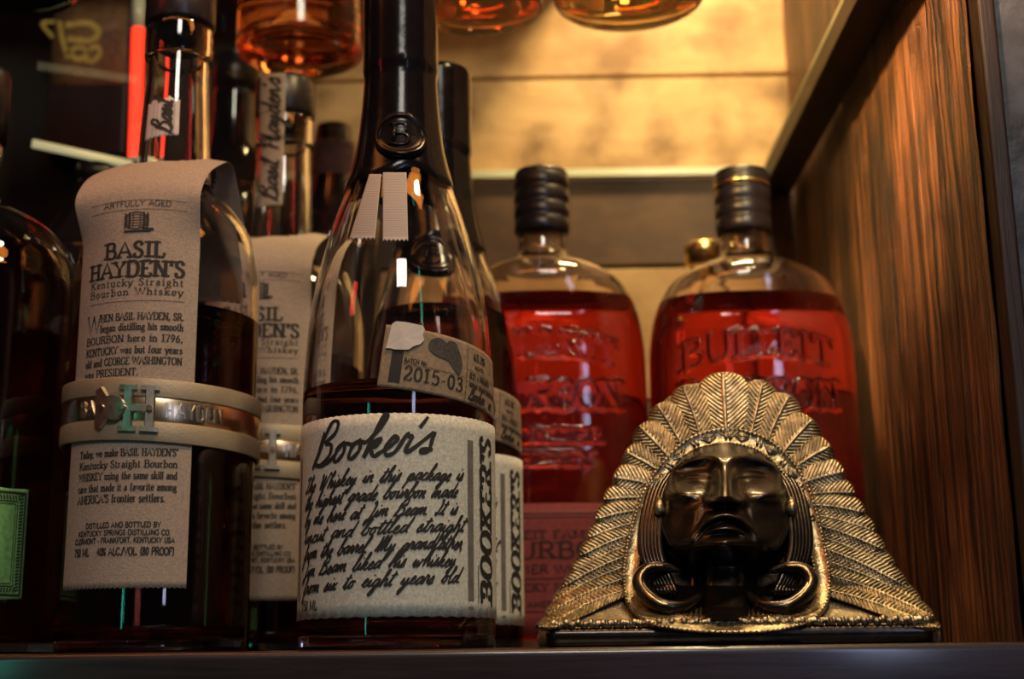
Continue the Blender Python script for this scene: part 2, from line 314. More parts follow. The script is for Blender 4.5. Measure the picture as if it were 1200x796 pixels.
def roman(text, size, weight=.15, serif=True, track=.04, fit=None, contrast=.45, bold_serif=False):
    """strokes [(points, widths)] in a flat frame, origin at the baseline's left; fit = total width"""
    S = []; x = 0
    for ch in text:
        wd, st = ROM.get(ch, ROM[' '])
        for P, sm in parse(st):
            Q = smooth_pts(P, 3) if sm else [np.array(p) for p in P]
            Q = [q + np.array((x, 0)) for q in Q]
            ws = []
            for i in range(len(Q)):
                d = Q[min(i + 1, len(Q) - 1)] - Q[max(i - 1, 0)]; l = math.hypot(*d) or 1
                ws.append(weight * ((contrast + (1 - contrast) * abs(d[1]) / l) if serif else 1))
            S.append((Q, ws))
            if serif and not sm:
                for e, nb in ((0, 1), (-1, -2)):
                    d = Q[e] - Q[nb]
                    if abs(d[1]) > .3 * 1 and abs(Q[e][1]) < 1.02 and abs(d[1]) > abs(d[0]) * .9 and (abs(Q[e][1]) < .02 or abs(Q[e][1] - 1) < .02 or abs(Q[e][1] - .62) < .02 or abs(Q[e][1] + .28) < .02):
                        h = weight * (1.15 if not bold_serif else 1.2); yy = Q[e][1] + (weight * .2 if d[1] < 0 else -weight * .2)
                        S.append(([np.array((Q[e][0] - h, yy)), np.array((Q[e][0] + h, yy))], [weight * .42 * (1.6 if bold_serif else 1)] * 2))
        x += wd + track + (weight * .5 if serif else .08)
    W = max(x - track, 1e-6)
    sx = size if fit is None else fit / W
    return [([np.array((q[0] * sx, q[1] * size)) for q in Q], [w_ * size for w_ in ws]) for Q, ws in S], W * sx
def script(text, size, weight=.1, fit=None, slant=.35, wob=.0):
    S = []; x = 0; run = []
    def flush():
        nonlocal run
        if len(run) > 1: S.append(smooth_pts(run, 4))
        run = []
    rnd = random.Random(len(text))
    for ch in text:
        wd, st = SCR.get(ch, SCR[' '])
        if not st: flush(); x += wd; continue
        main, *extra = st.lstrip('~').split('|')
        dy = rnd.uniform(-wob, wob)
        if main.strip():
            P = [tuple(float(c) for c in q.split(',')) for q in main.split()]
            if run: P = P[1:]
            run += [(p[0] + x, p[1] + dy) for p in P]
        for e in extra:
            S.append([np.array((float(q.split(',')[0]) + x, float(q.split(',')[1]) + dy)) for q in e.split()])
        x += wd
    flush(); W = x
    sx = size if fit is None else fit / W
    out = []
    for Q in S:
        Q = [np.array(((q[0]) * sx + q[1] * slant * size, q[1] * size)) for q in Q]
        out.append((Q, [weight * size * (.8 + .35 * abs(math.sin(i * .7))) for i in range(len(Q))]))
    return out, W * sx
def place(strokes, u, v, ang=0.0, W=0, align='l', slant=0.0):
    o = {'l': 0, 'c': -W / 2, 'r': -W}[align]; c, s = math.cos(ang), math.sin(ang)
    return [([np.array((u + (q[0] + o + q[1] * slant) * c - q[1] * s, v + (q[0] + o + q[1] * slant) * s + q[1] * c)) for q in Q], ws) for Q, ws in strokes]
def ribbons(name, strokes, surf, mat, parent, off=.00025, label=None):
    V = []; Fc = []
    for Q, ws in strokes:
        if len(Q) < 2: continue
        b = len(V)
        for i, q in enumerate(Q):
            d = Q[min(i + 1, len(Q) - 1)] - Q[max(i - 1, 0)]; l = math.hypot(*d) or 1e-9
            n = np.array((-d[1], d[0])) / l * ws[i] / 2
            e = np.array((0, 0)) if 0 < i < len(Q) - 1 else d / l * ws[i] * .12 * (1 if i else -1)
            for s in (1, -1): V.append(surf(*(q + e + n * s), off))
        for i in range(len(Q) - 1): Fc.append((b + 2 * i, b + 2 * i + 1, b + 2 * i + 3, b + 2 * i + 2))
    o = mesh_obj(name, V, Fc, mat, parent, smooth=False)
    if label: o['label'] = label
    return o
def line(p, q, wd, n=16):
    p, q = np.array(p, float), np.array(q, float)
    return ([p + (q - p) * i / n for i in range(n + 1)], [wd] * (n + 1))
def sheet(name, surf, u0, u1, v0, v1, mat, parent, nu=60, nv=20, vb=None, vt=None, off=0.0, keep=None, th=.00012):
    """paper following a surface; vb / vt are edge functions of u"""
    V = []; 
    for side in (0, 1):
        for j in range(nv):
            for i in range(nu):
                u = u0 + (u1 - u0) * i / (nu - 1); a = v0 + (vb(u) if vb else 0); b = v1 + (vt(u) if vt else 0)
                V.append(surf(u, a + (b - a) * j / (nv - 1), off - side * th))
    Fc = []
    for j in range(nv - 1):
        for i in range(nu - 1):
            a = j * nu + i
            if keep and not all(keep(V[q]) for q in (a, a + 1, a + nu, a + nu + 1)): continue
            Fc.append((a, a + 1, a + nu + 1, a + nu)); k = nu * nv
            Fc.append((a + k, a + nu + k, a + nu + 1 + k, a + 1 + k))
    k = nu * nv
    for i in range(nu - 1):
        Fc.append((i, i + k, i + 1 + k, i + 1)); q = (nv - 1) * nu
        Fc.append((q + i, q + i + 1, q + i + 1 + k, q + i + k))
    for j in range(nv - 1):
        Fc.append((j * nu, j * nu + nu, j * nu + nu + k, j * nu + k)); q = nu - 1
        Fc.append((j * nu + q, j * nu + q + k, j * nu + nu + q + k, j * nu + nu + q))
    return mesh_obj(name, V, Fc, mat, parent)
def zig(period, amp): return lambda u: amp * (abs(((u / period) % 1) - .5) * 2 - .5)

# ------------------------------------------------------------------ the setting
XR = .193; YB = .95; YF = .543
def zb(py): return at(740, py, YB).z
wall = bpy.data.objects.new('wall_back', None); COL.objects.link(wall); wall.location = (0, YB, 0); wall['kind'] = 'structure'
edges = [-.02, zb(600), zb(470), zb(313), zb(207), zb(90), zb(-40), .60, .68]
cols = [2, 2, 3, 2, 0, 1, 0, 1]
for i in range(len(edges) - 1):
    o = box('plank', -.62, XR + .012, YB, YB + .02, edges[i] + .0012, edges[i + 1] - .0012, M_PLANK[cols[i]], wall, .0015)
tag(mesh_obj('backing_board', [(-.62, YB + .012, -.03), (XR + .02, YB + .012, -.03), (XR + .02, YB + .012, .7), (-.62, YB + .012, .7)], [(0, 1, 2, 3)], M_FRONT, wall, False))
tl = box('shade_sheet', -.62, at(286, 100, YB - .01).x, YB - .010, YB - .0005, .001, .68, plain('shade_black', (.010, .007, .006), .7, noise=.3, nscale=60)); tl['kind'] = 'structure'  # added black sheet, stands for the shade at the back left
# right side panel: a rough slab with real relief, its front edge coloured dark as unlit
def panel():
    ny, nz = 60, 180; V = []
    rs = np.random.RandomState(3)
    cols_ = np.cumsum(rs.randn(ny)) * .00022; cols_ -= cols_.mean()
    wig = np.cumsum(rs.randn(nz)) * .0000
    for j in range(nz):
        for i in range(ny):
            y = YF + .012 + (YB - YF - .012) * i / (ny - 1); z = -.03 + .73 * j / (nz - 1)
            h = cols_[i] + .00035 * math.sin(z * 37 + i * 2.3) + .0003 * math.sin(z * 91 + i * 5.1) + rs.randn() * .00008
            V.append((XR - .0008 - h * .8, y, z))
    k = len(V)
    for j in (0, nz - 1):
        for i in (0, ny - 1): V.append((XR + .012, YF + .012 + (YB - YF - .012) * (i / (ny - 1)), -.03 + .73 * j / (nz - 1)))
    f = grid_faces(ny, nz)
    f = [(a, d, c, b) for a, b, c, d in f]
    return V, f
V_, F_ = panel()
wr = mesh_obj('wall_right', V_, F_, M_PANEL); wr['kind'] = 'structure'
t1 = box('trim_1', XR - .001, XR + .0065, YF, YF + .0125, -.03, .70, M_FRONT, None, .002); t1['kind'] = 'structure'
wo = box('wall_side', XR + .0068, XR + .25, YF + .004, YF + .06, -.05, .70, M_BLUE); wo['kind'] = 'structure'
# slab body behind the relief
t2 = box('trim_2', XR + .0015, XR + .0065, YF + .0125, YB, -.03, .70, M_FRONT, None); t2['kind'] = 'structure'
# shelf board
sh = box('shelf_board', -.62, XR + .03, YF, YB - .0005, -.035, 0.0, M_SHELF, None, .0032)
sh.data.polygons.foreach_set('use_smooth', [True] * len(sh.data.polygons))
tag(sh, 'dark varnished wooden shelf board that all the front bottles and the bust stand on', 'shelf')
# upper glass shelf with rail
ZG = at(740, 206, YB - .006).z
gs = thing('glass_shelf', (0, .85, ZG), 'upper clear glass shelf lit along its back edge, under the hanging row of bottle bases', 'shelf')
box('pane', -.52, .172, .60, YB - .006, ZG, ZG + .006, M_PANE, gs)
box('back_edge', -.52, .172, YB - .006, YB - .003, ZG + .0003, ZG + .0057, M_EDGE, gs)['label'] = 'bright frosted back edge of the glass'
box('side_edge', .172, .1735, .60, YB - .006, ZG + .0003, ZG + .0057, M_EDGE, gs)['label'] = 'bright frosted right edge of the glass'
rl = box('shelf_rail', .170, XR - .002, .585, YB - .001, ZG - .014, ZG - .0003, M_RAIL, None, .001)
tag(rl, 'dark wooden rail under the right end of the glass shelf', 'rail')
# pale bar at the left: lit glass edge, given its own glow
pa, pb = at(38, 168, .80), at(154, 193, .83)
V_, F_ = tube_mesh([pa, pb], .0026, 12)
tag(mesh_obj('edge_glow_bar', V_, F_, emit('lit_edge_glow', (.85, .78, .42), .42)), 'short pale glowing bar standing in for the lit glass edge, behind the tilted neck at upper left', 'lamp')

# ------------------------------------------------------------------ bottles
def pxprof(cxpx, Y, rows, z0=0.0):
    """(y px, half width px) rows -> (radius, z) at depth Y"""
    out = []
    for y, h in rows:
        a = at(cxpx - h, y, Y); b = at(cxpx + h, y, Y); out.append(((b - a).length / 2, a.z))
    return out
def shell(outer, th=.0028, bottom=.006):
    inner = []
    for r, z in outer:
        if z > outer[0][1] + bottom: inner.append((max(r - th, .001), z))
    b = outer[0][1] + bottom
    ri = [r for r, z in outer if z <= b + .004]
    inner = [(0, b), (inner[0][0] * .55, b), (inner[0][0] * .93, b + .0012)] + inner
    return inner
def make_glass(name, outer, cx, cyy, mat, parent, th=.0028, bottom=.006, seg=80, oval=None):
    o = dense(outer, 5); inner = shell(o, th, bottom)
    full = [(0, outer[0][1] + .0015), (outer[0][0] * .8, outer[0][1] + .0008)] + o + inner[::-1]
    return lathe(name, full, cx, cyy, mat, parent, seg, oval=oval), inner
def make_liquid(inner, level, cx, cyy, mat, parent, seg=80, oval=None):
    P = [(r + .00015 if r > 0 else 0, z - .0001) for r, z in inner if z < level]
    rl_ = np.interp(level, [z for r, z in inner[2:]], [r for r, z in inner[2:]])
    P += [(rl_ + .00015, level), (rl_ * .97, level - .0003), (0, level - .0003)]
    return lathe('liquid', P, cx, cyy, mat, parent, seg, oval=oval)
def cyl_surf(cx, cyy, Rf, phi0, Rref):
    def S(u, v, off=0.0):
        r = Rf(v) + off; p = phi0 + u / Rref
        return (cx + r * math.sin(p), cyy - r * math.cos(p), v)
    return S
def rad_fn(outer):
    o = dense(outer, 5); zs = [p[1] for p in o]; rs = [p[0] for p in o]
    return lambda z: float(np.interp(z, zs, rs))
def surf_uv(px, py, cx, cyy, Rf, phi0, Rref):
    Y = cyy - .035; 
    for _ in range(6):
        p = at(px, py, Y); r = Rf(p.z) + .0003; s = max(-.999, min(.999, (p.x - cx) / r)); Y = cyy - r * math.cos(math.asin(s))
    return ((math.asin(s) - phi0) * Rref, p.z)

# ---- bourbon bottles with the paper bib
BP = [(.0385, 0), (.0405, .002), (.041, .006), (.0412, .03), (.0412, .09), (.0412, .150), (.0410, .166), (.0395, .178), (.0355, .190), (.0285, .2005), (.0215, .2065), (.0180, .2115),
      (.0170, .2180), (.0164, .232), (.0150, .262), (.0147, .2750)]
BLIP = [(.0147, .2755), (.0160, .2762), (.0160, .2900), (.0150, .2915)]
def bib_text(S, full):
    """lettering of the paper bib in its own frame: u across, v = height"""
    s = []; wdt = .0445
    def row(t, v, cap, fit=wdt, **k):
        st, W = roman(t, cap, fit=fit, **k); s.extend(place(st, 0, v, W=W, align='c'))
    row('ARTFULLY AGED', Z(243), .0026, fit=.031, serif=False, weight=.14)
    s.append(line((-.022, Z(236)), (.022, Z(236)), .0002)); s.append(line((-.022, Z(247)), (.022, Z(247)), .0002))
    row('BASIL', Z(303), .0070, fit=.0275, weight=.23)
    row("HAYDEN'S", Z(325.5), .0070, fit=.0445, weight=.23)
    row('Kentucky Straight', Z(336), .0031, fit=.0430, weight=.16, track=.16)
    row('Bourbon Whiskey', Z(347), .0031, fit=.0430, weight=.16, track=.16)
    s.append(line((-.0222, Z(354)), (.0222, Z(354)), .0002))
    st, W = roman('W', .0078, fit=.0078, weight=.1); s.extend(place(st, -.0222, Z(388)))
    for t, y, x0 in (('HEN BASIL HAYDEN, SR.', 376, -.0145), ('began distilling his smooth', 388, -.0145), ('BOURBON here in 1796,', 401.5, -.0222), ('KENTUCKY was but four years', 415, -.0222), ('old and GEORGE WASHINGTON', 428, -.0222)):
        st, W = roman(t, .0031, fit=.0222 - x0, weight=.18); s.extend(place(st, x0, Z(y)))
    st, W = roman('was PRESIDENT.', .0031, fit=.0265, weight=.18); s.extend(place(st, -.0222, Z(441)))
    for t, y in (("Today, we make BASIL HAYDEN'S*", 535), ('Kentucky Straight Bourbon', 548.5), ('WHISKEY using the same skill and', 562), ('care that made it a favorite among', 575.5)):
        row(t, Z(y), .0030, weight=.18)
    st, W = roman("AMERICA'S frontier settlers.", .0033, fit=.040, weight=.18); s.extend(place(st, -.0222, Z(589)))
    for t, y, f in (('DISTILLED AND BOTTLED BY', 618.5, .033), ('KENTUCKY SPRINGS DISTILLING CO.', 627.5, .041), ('CLERMONT - FRANKFORT, KENTUCKY USA', 636.5, .0445)):
        row(t, Z(y), .0021, fit=f, serif=False, weight=.2)
    row('750 ML    40% ALC./VOL. (80 PROOF)', Z(651), .0031, serif=False, weight=.17)
    return s
def Z(py):   # height of a label row on the front bib bottle
    return at(150, py, .62 - .040).z
def barrel_icon(cu, cv, s):
    st = []
    for k in range(7):   # staves
        f = (k - 3) / 3.0
        st.append(([np.array((cu + x * s * .5, cv + s * (.36 - .10 * (2 * abs(x * .5)) ** 2 * 2) * f)) for x in np.linspace(-1, 1, 9)], [s * .05 if abs(f) == 1 else s * .03] * 9))
    for x in (-.95, -.62, -.3, .3, .62, .95):
        h = .36 - .05 * x * x
        st.append(([np.array((cu + x * s * .5 + .04 * s * math.cos(t), cv + s * h * math.sin(t))) for t in np.linspace(-1.5, 1.5, 9)], [s * (.075 if abs(x) > .5 else .03)] * 9))
    st.append(line((cu - .5 * s, cv - .46 * s), (cu + .62 * s, cv - .46 * s), s * .09)); st.append(line((cu + .3 * s, cv - .36 * s), (cu + .75 * s, cv - .40 * s), s * .1))
    return st
def bib_bottle(cx, cyy, ang, label, torn, strap_ang=0.0):
    t = thing('whiskey_bottle', (cx, cyy, 0), label, 'bottle')
    g, inner = make_glass('glass_body', BP + BLIP, cx, cyy, M_GLASS, t, th=.003)
    make_liquid(inner, .1475, cx, cyy, M_LIQ, t)
    lathe('stopper', [(0, .281), (.0112, .281), (.0112, .2910), (.0158, .2920), (.0166, .2935), (.0166, .312), (.0158, .3142), (0, .3145)], cx, cyy, M_BLACK, t, 48)
    a = R_(ang); Rb = .0420
    # bib: wraps the body, leaves it at the shoulder, folds over the neck and hangs behind
    prof = smooth_pts([(.0420, .020), (.0420, .10), (.0421, .168), (.0420, .188), (.0400, .200), (.030, .2115), (.015, .2205), (.004, .2255), (-.004, .2255), (-.014, .216), (-.026, .202), (-.037, .186), (-.042, .168)], 8)
    vz = [0]
    for i in range(1, len(prof)): vz.append(vz[-1] + math.hypot(*(prof[i] - prof[i - 1])))
    v_front0 = .020
    vs = np.array(vz) + v_front0; pd = np.array([p[0] for p in prof]); pz = np.array([p[1] for p in prof])
    def S(u, v, off=0.0):
        d = float(np.interp(v, vs, pd)); z = float(np.interp(v, vs, pz))
        d2 = float(np.interp(v + .001, vs, pd)); z2 = float(np.interp(v + .001, vs, pz))
        tl = math.hypot(d2 - d, z2 - z) or 1; nd, nz = (z2 - z) / tl, -(d2 - d) / tl
        f = min(1, max(0, (v - .172) / .03)); f = f * f * (3 - 2 * f)          # 0 on the body, 1 flat
        p = u / Rb
        curved = ((Rb + off) * math.sin(p), (Rb + off) * math.cos(p), z)
        sag = .10 * (u / .033) ** 2 * .05
        flat = (u * .98 + 0, d * (1 - 0.06 * (u / .033) ** 2) + nd * off, z + nz * off - sag)
        k = .0 if f == 0 else f
        x, dd, zz = (curved[i] * (1 - k) + flat[i] * k for i in range(3))
        # dd = distance towards the bib's front; rotate by a
        return (cx + x * math.cos(a) - (-dd) * math.sin(a) * -1 * -1 if False else cx + x * math.cos(a) + dd * math.sin(a), cyy + x * math.sin(a) - dd * math.cos(a), zz)
    def keep(p): 
        rr = math.hypot(p[0] - cx, p[1] - cyy); return rr > .0190 or p[2] < .19
    lab = sheet('paper_bib', S, -.0305, .0278, .0262, vs[-1], M_PAPER, t, 110, 110, vb=zig(.0022, .0008), keep=keep)
    tx = bib_text(S, True)
    ribbons('lettering', tx, S, M_INK, lab)
    ribbons('barrel_print', barrel_icon(0, Z(260), .0105), S, M_INK, lab, .0003)
    # strap round the middle
    z0, z1, z2, z3 = Z(518), Z(495), Z(466), Z(445)
    tilt = .0022
    def ring(nm, za, zb_, r0, r1, mat, par):
        V = []; n = 96; pr = [(r0, za), (r1 - .0001, za), (r1, za + .0003), (r1 + .0001, (za + zb_) / 2), (r1, zb_ - .0003), (r1 - .0001, zb_), (r0, zb_)]
        for r, z in pr:
            for i in range(n):
                q = 2 * math.pi * i / n; V.append((cx + r * math.sin(q), cyy - r * math.cos(q), z - tilt * math.sin(q)))
        return mesh_obj(nm, V, grid_faces(n, len(pr), True), mat, par)
    st = bpy.data.objects.new('strap', None)
    band = ring('strap', z0, z3, .0421, .0427, M_STRAP, t)
    ring('strap_edge', z2, z3, .0427, .0434, M_STRAP, band); ring('strap_edge', z0, z1, .0427, .0434, M_STRAP, band)
    plate = ring('name_plate', z1 + .0002, z2 - .0002, .0427, .0430, M_STRAPP, band)
    sa = a + R_(strap_ang)
    SS = lambda u, v, off=0.0: (cx + (.0430 + off) * math.sin(sa + u / .043), cyy - (.0430 + off) * math.cos(sa + u / .043), v - tilt * math.sin(sa + u / .043))
    # raised letters and monogram
    def raised(nm, strokes, h, mat, par, base=0.0):
        V = []; Fc = []
        for Q, ws in strokes:
            b = len(V)
            for i, q in enumerate(Q):
                d = Q[min(i + 1, len(Q) - 1)] - Q[max(i - 1, 0)]; l = math.hypot(*d) or 1e-9; n = np.array((-d[1], d[0])) / l * ws[i] / 2
                for k, hh in ((1.0, base), (.72, base + h), (-.72, base + h), (-1.0, base)): V.append(SS(*(q + n * k), hh))
            for i in range(len(Q) - 1):
                for k in range(3): Fc.append((b + 4 * i + k, b + 4 * i + 4 + k, b + 4 * i + 5 + k, b + 4 * i + 1 + k))
            Fc.append((b, b + 1, b + 2, b + 3)); e = b + 4 * (len(Q) - 1); Fc.append((e + 3, e + 2, e + 1, e))
        return mesh_obj(nm, V, Fc, mat, par, False)
    zc = (z1 + z2) / 2
    s1, W1 = roman('HAYDEN', .0062, fit=.0252, serif=False, weight=.17, track=.2); s2, W2 = roman('BASIL', .0062, fit=.019, serif=False, weight=.17, track=.2)
    raised('raised_lettering', place(s1, .0158, zc - .0031) + place(s2, -.0235, zc - .0031), .0009, M_STEEL, band)
    def ibeam(u): 
        return [line((u, zc - .0095), (u, zc + .0095), .0042, 4), line((u - .0037, zc + .0088), (u + .0037, zc + .0088), .0026, 4), line((u - .0037, zc - .0088), (u + .0037, zc - .0088), .0026, 4)]
    mono = raised('monogram_buckle', ibeam(.0095), .0014, M_STEEL, band, .0008)
    raised('monogram_buckle', ibeam(.0005), .0010, M_STEEL, band, .0008)
    raised('monogram_bar', [line((.0005, zc), (.0095, zc), .0036, 5)], .0012, M_STEEL, band, .0008)
    cir = lambda u, v, r, wd, n=20: ([np.array((u + r * math.cos(q), v + r * math.sin(q))) for q in np.linspace(0, 2 * math.pi, n)], [wd] * n)
    raised('monogram_disc', [cir(-.0055, zc, .0036, .0042), cir(-.0055, zc, .0012, .0028)], .0019, M_STEEL, band, .0012)
    raised('monogram_wing', [line((-.0125, zc + .0078), (-.0075, zc + .001), .0044, 4), line((-.0125, zc - .0078), (-.0075, zc - .001), .0044, 4), line((-.0122, zc + .0075), (-.0122, zc - .0075), .0030, 4)], .0016, M_STEEL, band, .0008)
    raised('rivet', [cir(.0095, zc, .0007, .0016, 10)], .0026, M_STRAPP, band, .001)
    raised('rivet', [cir(-.0012, zc, .0007, .0016, 10)], .0030, M_STRAPP, band, .001)
    raised('rivet', [cir(-.0100, zc, .0007, .0016, 10)], .0030, M_STRAPP, band, .001)
    # neck label
    Rf = rad_fn(BP + [(.0148, .2750), (.0162, .2757), (.0162, .29), (.0167, .2925), (.0167, .315)])
    NS = cyl_surf(cx, cyy, Rf, a + R_(2 if torn else -12), .0165)
    if torn:
        zn0 = at(187, 161, .605).z
        nl = sheet('neck_label', NS, -.0098, .0068, zn0, zn0 + .0185, M_PAPER_T, t, 40, 16, vb=lambda u: zig(.0022, .0008)(u) + u * .10, vt=lambda u: zig(.0018, .0009)(u) + u * .05 + .0012 * math.sin(u * 900), off=.0004)
        s3, W3 = script('Basil', .0085, weight=.13, fit=.0165); ribbons('lettering', place(s3, .0035, zn0 + .001, math.pi / 2), NS, M_INK, nl, .0008)
        ribbons('rule_print', [line((x, zn0 + .001), (x, zn0 + .0165), .0002, 5) for x in (-.0055, -.0035, -.0015, .001, .003, .0045)], NS, M_INKG, nl, .0007)
    else:
        zn0 = at(322, 240, .718).z; zn1 = min(.3125, at(322, 84, .718).z)
        nl = sheet('neck_label', NS, -.0078, .0078, zn0, zn1, M_PAPER, t, 20, 90, off=.0006)
        s3, W3 = script("Basil Hayden's", .0105, weight=.12, fit=zn1 - zn0 - .005); ribbons('lettering', place(s3, .0050, zn0 + .002, math.pi / 2), NS, M_INK, nl, .0010)
        ribbons('rule_print', [line((x, zn0 + .001), (x, zn1 - .001), .0002, 40) for x in (-.006, -.004, -.002, 0, .002, .004, .006)], NS, M_INKG, nl, .0009)
    return t
c1 = at(181, 700, .62); c2 = at(322, 600, .735)
bib_bottle(c1.x, .62, -6, 'half-empty bottle with a tan paper bib and brass strap, front left, torn neck stamp', True, 1)
bib_bottle(c2.x, .735, -6, 'bottle with tan paper bib and long vertical script neck strip, behind the two front bottles', False, 1)

# ---- wax topped bottles
def wax_bottle(cxpx, Y, label, front):
    c = at(cxpx, 650, Y); cx, cyy = c.x, Y
    K = [(.0380, 0), (.0400, .0018), (.0405, .005), (.0405, .05), (.0405, .100), (.0402, .113), (.0393, .127), (.0374, .146), (.0335, .165), (.0285, .1835), (.0240, .1965), (.0203, .2095),
         (.0180, .221), (.0162, .238), (.0152, .256), (.0150, .270), (.0150, .290)]
    t = thing('whiskey_bottle', (cx, cyy, 0), label, 'bottle')
    g, inner = make_glass('glass_body', K + [(.0150, .292)], cx, cyy, M_GLASS, t, th=.003)
    level = .1065 if front else .165
    make_liquid(inner, level, cx, cyy, M_LIQ, t)
    Rf = rad_fn(K)
    # wax sleeve with uneven lower edge
    V = []; n = 96; nz = 40
    for j in range(nz + 6):
        for i in range(n):
            q = 2 * math.pi * i / n
            zl = .1975 + .0035 * math.sin(q * 2 + 1) * .6 + .0016 * math.sin(q * 5)
            if j < nz:
                z = zl + (.297 - zl) * j / (nz - 1); r = Rf(min(z, .29)) + .0009 * min(1, (j + 1) / 2)
                if z > .2525: r += .0008
            else:
                k = (j - nz + 1) / 6; z = .297 + .004 * math.sin(k * math.pi / 2); r = .0167 * math.cos(k * math.pi / 2) + .00001
            if j == 0: r = Rf(z) - .0004
            V.append((cx + r * math.sin(q), cyy - r * math.cos(q), z))
    wx = mesh_obj('wax_sleeve', V, grid_faces(n, nz + 6, True), M_WAX, t)
    # seal
    A0 = R_(-4)
    u0, v0 = surf_uv(*( (470, 160) if front else (cxpx, 300)), cx, cyy, Rf, A0, .02)
    SS = cyl_surf(cx, cyy, lambda z: Rf(z) + .0012, A0, .02)
    Vs = []; nr = 14; na = 48
    for j in range(nr):
        rr = .0128 * j / (nr - 1); x = j / (nr - 1)
        h = .0022 * (1 - x ** 6) + (.0014 * math.exp(-((x - .80) / .09) ** 2))
        for i in range(na):
            q = 2 * math.pi * i / na; Vs.append(SS(u0 + rr * math.cos(q) * .98, v0 + rr * math.sin(q) * .95, h if j < nr - 1 else -.001))
    seal = mesh_obj('wax_seal', Vs, grid_faces(na, nr, True, flip=True), M_WAX, t)
    bs, W = roman('B', .0105, fit=.0075, weight=.16, contrast=.9); bs = place(bs, u0, v0 - .0052, W=W, align='c')
    Vb = []; Fb = []
    for Q, ws in bs:
        P = [SS(q[0], q[1], .0022) for q in smooth_pts(Q, 2)]
        v_, f_ = tube_mesh(P, .0008, 8); b = len(Vb); Vb += list(v_); Fb += [tuple(i + b for i in f) for f in f_]
    mesh_obj('seal_letter', Vb, Fb, M_WAX, seal)
    # ribbon tails
    if front:
        for (xa, xb, xc, xd, yt, yb) in ((434, 447.5, 411, 440, 205, 279), (449.5, 476, 449, 478, 203, 281)):
            def RS(s, tt, off=0.0, xa=xa, xb=xb, xc=xc, xd=xd, yt=yt, yb=yb):
                px = (xa + (xb - xa) * s) * (1 - tt) + (xc + (xd - xc) * s) * tt; py = yt + (yb - yt) * tt
                u, v = surf_uv(px, py, cx, cyy, Rf, 0, .03); p = u / .03; r = Rf(v) + .0011 + off
                return (cx + r * math.sin(p), cyy - r * math.cos(p), v)
            rb = sheet('ribbon_tail', RS, 0, 1, 0, 1, M_RIB, t, 25, 50, vt=lambda u: .035 * (abs(((u * 6) % 1) - .5) * 2))
            ribbons('ribbon_rib', [line((.02, k), (.98, k), .0045, 5) for k in np.linspace(.02, .95, 34)], RS, M_INKG, rb, .0002)['kind'] = 'stuff'
    # labels
    phi = R_(-10); S = cyl_surf(cx, cyy, Rf, phi, .0408)
    def ZZ(py): return at(465, py, .59 - .040).z
    zt, zbm = ZZ(484.5), ZZ(723)
    lab = sheet('front_label', S, -.068, .078, zbm, zt, M_PAPER_W, t, 160, 16, vb=zig(.0011, .0005), vt=zig(.0013, .0004), off=.0004)
    s = []
    st, W = script("Booker's", .0142, weight=.105, fit=.0540, slant=.5); s += place(st, -.0300, ZZ(541), .07)
    rows = ['The Whiskey in this package is', 'the highest grade bourbon made', 'by me here at Jim Beam. It is', 'uncut and bottled straight', 'from the barrel. My grandfather,', 'Jim Beam liked his whiskey', 'from six to eight years old.']
    fits = [.0740, .0710, .0710, .0745, .0745, .0700, .0730]
    for i, (r, ft) in enumerate(zip(rows, fits)):
        st, W = script(r, .0056, weight=.125, fit=ft, wob=.04, slant=.6); s += place(st, -.0360, ZZ(570.5 + i * 20.3), .045)
    st, W = roman('750 ML', .0036, fit=.0125, serif=False, weight=.16); s += place(st, -.0370, ZZ(712), slant=.1)
    s.append(line((-.0415, ZZ(700)), (-.0415, ZZ(525)), .0011, 20))
    ribbons('handwriting', s, S, M_INK, lab, .0007)
    g_ = [line((.0428, ZZ(702)), (.0428, ZZ(512)), .0033, 20), line((.0412, ZZ(712)), (.0440, ZZ(712)), .0010, 3)]
    ribbons('grey_bar', g_, S, M_INKG, lab, .0006)
    st, W = roman("BOOKER'S", .0098, fit=.0665, weight=.25, contrast=.5, bold_serif=True, track=.05); ribbons('lettering', place(st, .0590, ZZ(703), math.pi / 2, slant=.15), S, M_INK, lab, .0007)
    ribbons('rule_print', [line((.0474, ZZ(706)), (.0474, ZZ(660)), .0004)], S, M_INK, lab, .0007)
    # upper strip label, sloping down to the right
    ul, vl = surf_uv(445, 452, c0[0], .59, Rf0[0] if Rf0 else Rf, phi, .0408) if False else (.0020, ZZ(453))
    ang = R_(-7.5); ca, sa = math.cos(ang), math.sin(ang)
    S2 = lambda u, v, off=0.0: S(ul + u * ca - v * sa, vl + u * sa + v * ca, off)
    strip = sheet('batch_label', S2, 0.0, .064, 0, .0258, M_PAPER_D, t, 90, 20, off=.0004, vb=zig(.0013, .0003), vt=zig(.0015, .0003))
    s = []
    st, W = roman('2015-03', .0056, fit=.0265, weight=.17); s += place(st, .0100, .0042)
    st, W = roman('BATCH No.', .0018, fit=.0095, serif=False, weight=.2); s += place(st, .0095, .0112)
    s.append(line((.0095, .0104), (.0370, .0104), .0002)); s.append(line((.0378, .0005), (.0378, .0250), .0002))
    st, W = roman('63.7%', .0030, fit=.0088, weight=.22); s += place(st, .0415, .0195)
    st, W = roman('ALC./VOL.', .0015, fit=.0068, serif=False, weight=.22); s += place(st, .0425, .0160)
    st, W = roman('(127.4 PROOF)', .0024, fit=.0150, weight=.22); s += place(st, .0395, .0112)
    s.append(line((.038, .0145), (.062, .0145), .0002)); s.append(line((.038, .0098), (.062, .0098), .0002))
    st, W = roman('KENTUCKY STRAIGHT BOURBON WHISKEY', .0014, fit=.0225, serif=False, weight=.24); s += place(st, .0395, .0078)
